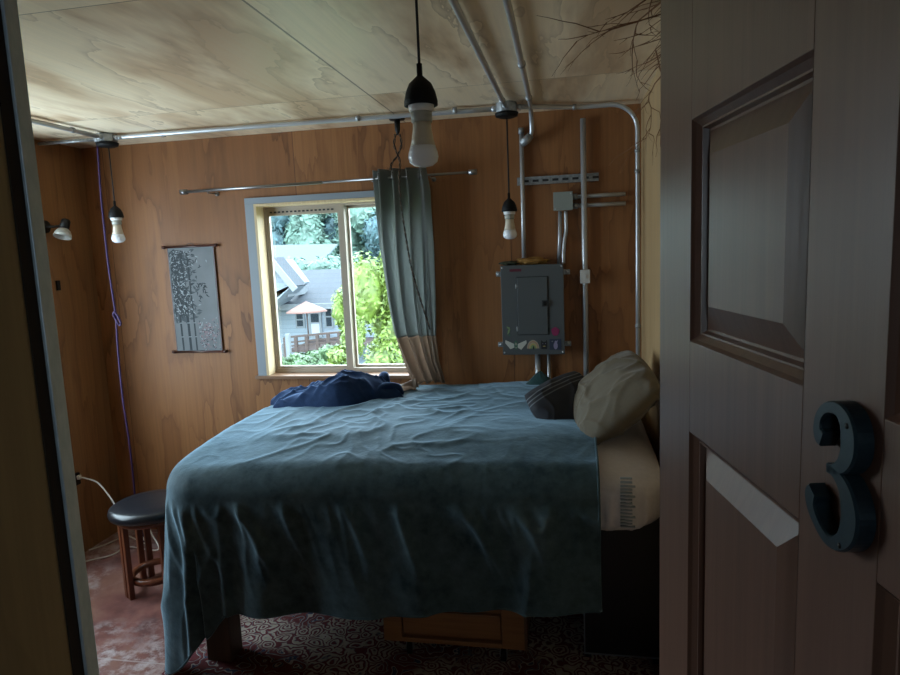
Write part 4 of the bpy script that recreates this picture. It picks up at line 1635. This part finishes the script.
brk = g.new('ShaderNodeTexBrick', {'Vector': g.coord((3, 3, 3), rot=(math.radians(60), 0, 0)), 'Color1': (.017, .023, .032, 1), 'Color2': (.021, .028, .038, 1), 'Mortar': (.012, .017, .024, 1), 'Scale': 1.0})
g.color(brk.outputs[0])
M['trim_white'] = mat('white_trim', (.10, .112, .122), .5)
M['dark_pane'] = mat('house_window_glass', (.012, .020, .026), .6, spec=.1)
M['deck_wood'] = mat('deck_stained_wood', (.032, .017, .013), .6)
M['umb'] = mat('umbrella_salmon_cloth', (.15, .078, .064), .8)
M['far_roof'] = mat('pale_roof', (.042, .065, .072), .8)

gz = -2.3
yard = MB()


def yard_fn(u, v):
    x = -75 + 110 * u
    y = 4.5 + 110 * v ** 1.4
    h = gz + max(0, y - 34) * .13 * sst(34, 50, y) + .15 * nz(x * .2, y * .2)
    return (x, y, h)


yard.grid(yard_fn, 60, 60)
tag(yard.build('yard_ground', M['grass']), kind='structure')

YH = 18.0


def hp(px, py, Y=YH):
    return at(px, py, Y)


eL, eR = hp(256, 304), hp(352, 303)
ez = .37
rz_ = 1.25
hs = tag(empty('house', (-7.8, YH + 2, gz)), 'white clapboard house with a grey shingle roof seen through the window', 'house')
HO = (7.8, -(YH + 2), -gz)
x0h, x1h = -10.6, -5.2
MB().box(x0h, x1h, YH, YH + 4.2, gz, ez).build('wall', M['siding'], hs, loc=HO)
r = MB()
yr = YH + 2.4
r.add([(x0h - .1, YH - .35, ez - .05), (x1h + .3, YH - .35, ez - .05), (x1h + .3, yr, rz_), (x0h - .1, yr, rz_), (x1h + .3, YH + 5.0, ez), (x0h - .1, YH + 5.0, ez)], [(0, 1, 2, 3), (3, 2, 4, 5)])
r.build('roof', M['roof'], hs, loc=HO, solid=.08)
MB().box(x0h - .1, x1h + .3, YH - .42, YH - .34, ez - .16, ez).build('fascia', M['trim_white'], hs, loc=HO)
# projecting cross gable at the left
YG = YH - 1.2
ga, gb_, gc = hp(276, 257, YG), hp(299, 285, YG), hp(249, 291, YG)
gw = MB()
gw.add([(gc.x, YG, gz), (ga.x - .0, YG, gz), (ga.x, YG, ga.z), (gc.x, YG, gc.z)], [(0, 1, 2, 3)])
pkx, pkz = ga.x, ga.z - .08
lx = pkx - 1.9
gt = MB()
Mg = Matrix(((1, 0, 0, 0), (0, 0, 1, YG), (0, 1, 0, 0), (0, 0, 0, 1)))
hw = hp(262, 312, YG).x
slope = (ga.z - gb_.z) / (gb_.x - ga.x)
xr_ = gb_.x - .10
pa, pb = hp(263, 314, YG), hp(248, 314, YG)
gt.prism([(pkx - 1.7, pb.z), (pa.x, pa.z), (xr_ - .05, gb_.z + .04), (pkx, pkz), (pkx - 1.7, pkz - 1.7 * slope)], Mg, 1.1)
gt.build('gable', M['siding'], hs, loc=HO)
gr = MB()
for sgn in (1, -1):
    e0 = Vector((pkx, YG - .25, pkz + .06))
    L_ = (gb_.x - pkx) if sgn == 1 else 1.7
    e1 = Vector((pkx + sgn * L_, YG - .25, pkz + .06 - L_ * slope))
    gr.add([e0, e1, e1 + Vector((0, .7, 0)), e0 + Vector((0, .7, 0))], [(0, 1, 2, 3)])
gr.build('gable_roof', M['roof'], hs, loc=HO, solid=.05)
gf = MB()
L_ = gb_.x - pkx
gf.obox((pkx, YG - .27, pkz - .04), (pkx + L_, YG - .27, pkz - .04 - L_ * slope), .05, .17, (0, 0, 1))
gf.obox((pkx, YG - .27, pkz - .04), (pkx - 1.7, YG - .27, pkz - .04 - 1.7 * slope), .05, .17, (0, 0, 1))
gf.build('fascia', M['trim_white'], hs, loc=HO)


def house_win(pxa, pya, pxb, pyb, name, dark=True):
    a, b_ = hp(pxa, pya), hp(pxb, pyb)
    o = MB().box(a.x - .05, b_.x + .05, YH - .05, YH - .003, b_.z - .06, a.z + .06).build(name, M['trim_white'], hs, loc=HO)
    MB().box(a.x, b_.x, YH - .056, YH - .05, b_.z, a.z).build('pane', M['dark_pane'], o)
    zm = (a.z + b_.z) / 2
    MB().box(a.x, b_.x, YH - .066, YH - .056, zm - .02, zm + .02).build('glazing_bar', M['trim_white'], o)


house_win(297, 313, 304, 326, 'house_window')
house_win(326, 307, 332.5, 326, 'house_window')
a, b_ = hp(309, 311), hp(323, 337)
dr = MB().box(a.x, b_.x, YH - .06, YH - .003, b_.z, a.z).build('house_door', M['trim_white'], hs, loc=HO)
MB().box(a.x + .07, b_.x - .07, YH - .07, YH - .06, a.z - .33, a.z - .08).build('pane', M['dark_pane'], dr)
MB().box(a.x + .07, b_.x - .07, YH - .07, YH - .06, b_.z + .05, a.z - .38).build('lower_panel', M['casing'], dr)

da, db = hp(281, 287, 17.2), hp(288, 297, 17.2)
dm = MB()
dm.box(da.x, db.x, 17.2, 18.6, db.z, da.z - .03)
dm = dm.build('dormer', M['trim_white'], hs, loc=HO)
MB().box(da.x + .04, db.x - .04, 17.17, 17.2, db.z + .04, da.z - .07).build('pane', M['dark_pane'], dm)
# deck, railing, umbrella, posts
dk = tag(empty('deck', (-7, 16, gz)), 'wooden deck with a dark stained railing in front of the house', 'deck')
DO = (7, -16, -gz)
YD = 15.6
dz = at(300, 341, YD).z
xa, xb = at(284, 341, YD).x, at(352, 338, YD).x
MB().box(xa, xb, YD, YH - .07, dz - .3, dz - .24).build('platform', M['deck_wood'], dk, loc=DO)
t0, t1 = at(285, 337.5, YD), at(350, 331, YD)
t1z = t1.z
k = MB()
k.obox(t0, t1, .09, .05)
k.obox(t0 + Vector((0, 0, -.14)), t1 + Vector((0, 0, -.14)), .04, .04)
k.obox(t0 + Vector((0, 0, -.24)), t1 + Vector((0, 0, -.24)), .04, .04)
k.build('rail', M['deck_wood'], dk, loc=DO)
for q in range(7):
    p = t0.lerp(t1, q / 6)
    MB().box(p.x - .04, p.x + .04, YD - .04, YD + .04, gz, p.z).build('post', M['deck_wood'], dk, loc=DO)
up = at(306, 302, 16.6)
um = tag(empty('patio_umbrella', (up.x, 16.6, dz - .24)), 'salmon pink patio umbrella open over the deck', 'umbrella')
uz = up.z - (dz - .24)
MB().lathe([(0, uz + .02), (.05, uz), (.45, uz - .19), (.60, uz - .27), (.59, uz - .27), (.44, uz - .20), (.0, uz - .03)], 8).build('canopy', M['umb'], um)
MB().tube([(0, 0, 0), (0, 0, uz)], .02, 8).build('pole', M['deck_wood'], um)
for k_, (px_, py_, h_) in enumerate([(275, 350, .75), (281, 350, .75), (288, 340, 1.0)]):
    p = at(px_, py_, 14.5)
    m_ = MB()
    m_.box(-.05, .05, -.05, .05, 0, p.z - gz + .15)
    o = m_.build('fence_post', M['trim_white'], loc=(p.x, 14.5, gz))
    tag(o, ['leftmost white post standing in the yard left of the shrubs', 'middle white post in the yard left of the shrubs', 'right white post in the yard beside the deck railing'][k_], 'post', 'white posts in the yard')


def leafy(name, crown_c, rad, nleaf, ls, m, label, cat, group, seed, trunk=True, parent_z=gz, proto=None):
    rnd = random.Random(seed)
    e = tag(empty(name, (crown_c.x, crown_c.y, parent_z)), label, cat, group)
    if proto:
        for ch in [c for c in bpy.data.objects if c.parent == proto]:
            c2 = ch.copy()
            COL.objects.link(c2)
            c2.parent = e
        return e
    vs, fs = [], []
    cz = crown_c.z - parent_z
    lobes = [(Vector((rnd.gauss(0, .42) * rad[0], rnd.gauss(0, .42) * rad[1], rnd.uniform(-.6, .65) * rad[2])), rnd.uniform(.3, .5)) for _ in range(16)]
    for i in range(nleaf):
        c, s = rnd.choice(lobes)
        d = Vector((rnd.gauss(0, 1), rnd.gauss(0, 1), rnd.gauss(0, 1))).normalized()
        rr = rnd.uniform(.75, 1.05) * s
        p = c + Vector((d.x * rad[0] * rr, d.y * rad[1] * rr, d.z * rad[2] * rr)) + Vector((0, 0, cz))
        if p.z < .05:
            continue
        nrm = (d + Vector((rnd.gauss(0, .5), rnd.gauss(0, .5), rnd.gauss(0, .5) + .4))).normalized()
        a = nrm.orthogonal().normalized()
        a = Matrix.Rotation(rnd.uniform(0, 6.28), 3, nrm) @ a
        b = nrm.cross(a)
        L = ls * rnd.uniform(.7, 1.4)
        k = len(vs)
        vs += [p - a * L, p + b * L * .45, p + a * L, p - b * L * .45]
        fs.append((k, k + 1, k + 2, k + 3))
    mb = MB()
    mb.add(vs, fs)
    # solid core so the crown is not see-through
    for c, s in lobes:
        Mx = Matrix.Translation(c + Vector((0, 0, cz)))
        n = 8
        prof = [(math.sin(math.pi * q / 6) * s * .8, math.cos(math.pi * q / 6) * s * .8) for q in range(7)]
        Sx = Mx @ Matrix.Diagonal((rad[0], rad[1], rad[2], 1))
        if (c.z + cz - s * rad[2]) > 0:
            mb.lathe(prof, n, Sx)
    mb.build('foliage', m, e)
    if trunk:
        MB().tube([(0, 0, 0), (.05, 0, cz * .5), (0, 0, cz)], [.16 * rad[0] / 1.5, .12 * rad[0] / 1.5, .05], 8).build('trunk', M['bark'], e)
    return e


leafy('leafy_tree', at(396, 318, 8.6), (.62, .7, 1.05), 9000, .04, M['leaf_bright'], 'bright green leafy tree filling the right pane of the window', 'tree', None, 5)
leafy('leafy_tree', at(350, 325, 12.5), (.32, .4, .85), 2500, .045, M['leaf_bright'], 'yellow green tree behind the window mullion beside the house', 'tree', None, 6)
sh = [(297, 363, 12.6, .30, .16), (310, 360, 12.9, .34, .20), (327, 356, 12.6, .36, .26), (318, 364, 11.6, .4, .15), (343, 362, 10.6, .22, .30)]
labs = ['leftmost low green shrub under the deck railing', 'low green shrub in the middle below the deck railing', 'taller shrub below the right end of the deck railing', 'low shrub in front of the shrub row below the deck', 'light green shrub nearest the window mullion']
for q, (px_, py_, Y, rx, rz) in enumerate(sh):
    c = at(px_, py_, Y)
    leafy('shrub', c, (rx, .5, rz), 1800, .05, M['leaf_mid'] if q != 4 else M['leaf_bright'], labs[q], 'shrub', 'shrubs below the deck', 30 + q, False)
c = at(300, 372, 10.5)

# far building with a pale roof between the house and the wooded hill
fb = tag(empty('far_building', (-15, 33, gz)), 'low building with a pale roof between the house and the wooded hill', 'building')
q0, q1 = at(255, 247, 33), at(340, 246, 33)
MB().box(q0.x - 2 + 15, q1.x + 15 - 2, 1.5, 6, 0, q0.z - gz - 1.0).build('wall', M['siding'], fb)
k = MB()
k.add([(q0.x - 2.5 + 15, 0.5, q0.z - gz - 1.2), (q1.x + 15 - 1.6, .5, q1.z - gz - 1.2), (q1.x + 15 - 1.6, 4, q1.z - gz + .15), (q0.x - 2.5 + 15, 4, q0.z - gz + .15)], [(0, 1, 2, 3)])
k.build('roof', M['far_roof'], fb, solid=.1)

# mid-distance leafy bushes
protos = {}
random.seed(12)
TL = 'trees on the wooded hill'
spots = []
for row, (Y, nn_) in enumerate([(27, 4), (46, 5), (60, 5), (80, 5)]):
    for i in range(nn_):
        f_ = (i + .5 + random.uniform(-.12, .12)) / nn_
        x = at(238 + f_ * 175 if row else 292 + f_ * 100, 240, Y).x
        spots.append((row, i, x, Y + random.uniform(-1.5, 1.5)))
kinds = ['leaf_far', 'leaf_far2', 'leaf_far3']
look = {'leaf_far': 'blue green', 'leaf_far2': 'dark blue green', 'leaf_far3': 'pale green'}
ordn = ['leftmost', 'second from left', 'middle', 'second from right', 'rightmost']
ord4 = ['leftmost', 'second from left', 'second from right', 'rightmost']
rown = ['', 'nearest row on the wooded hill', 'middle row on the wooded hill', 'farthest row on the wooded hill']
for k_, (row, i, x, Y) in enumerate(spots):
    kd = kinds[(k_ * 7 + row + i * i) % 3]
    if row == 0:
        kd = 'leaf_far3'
        key = ('low', 0)
        lab, grp = 'pale green tree right behind the house roof, %s of four' % ord4[i], 'trees right behind the house'
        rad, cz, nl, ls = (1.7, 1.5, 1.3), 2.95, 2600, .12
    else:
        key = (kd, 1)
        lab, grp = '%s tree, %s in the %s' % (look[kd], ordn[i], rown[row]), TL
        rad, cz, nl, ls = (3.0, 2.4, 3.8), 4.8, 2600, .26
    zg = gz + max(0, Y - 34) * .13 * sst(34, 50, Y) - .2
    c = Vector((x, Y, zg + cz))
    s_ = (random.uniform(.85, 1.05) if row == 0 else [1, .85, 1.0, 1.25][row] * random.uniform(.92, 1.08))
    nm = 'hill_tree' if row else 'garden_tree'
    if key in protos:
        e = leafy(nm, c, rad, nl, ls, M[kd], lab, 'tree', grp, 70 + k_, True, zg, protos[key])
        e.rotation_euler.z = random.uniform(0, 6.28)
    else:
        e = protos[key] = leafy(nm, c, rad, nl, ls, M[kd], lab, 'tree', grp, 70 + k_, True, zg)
    e.scale = (s_, s_, s_)
bpy.context.view_layer.update()
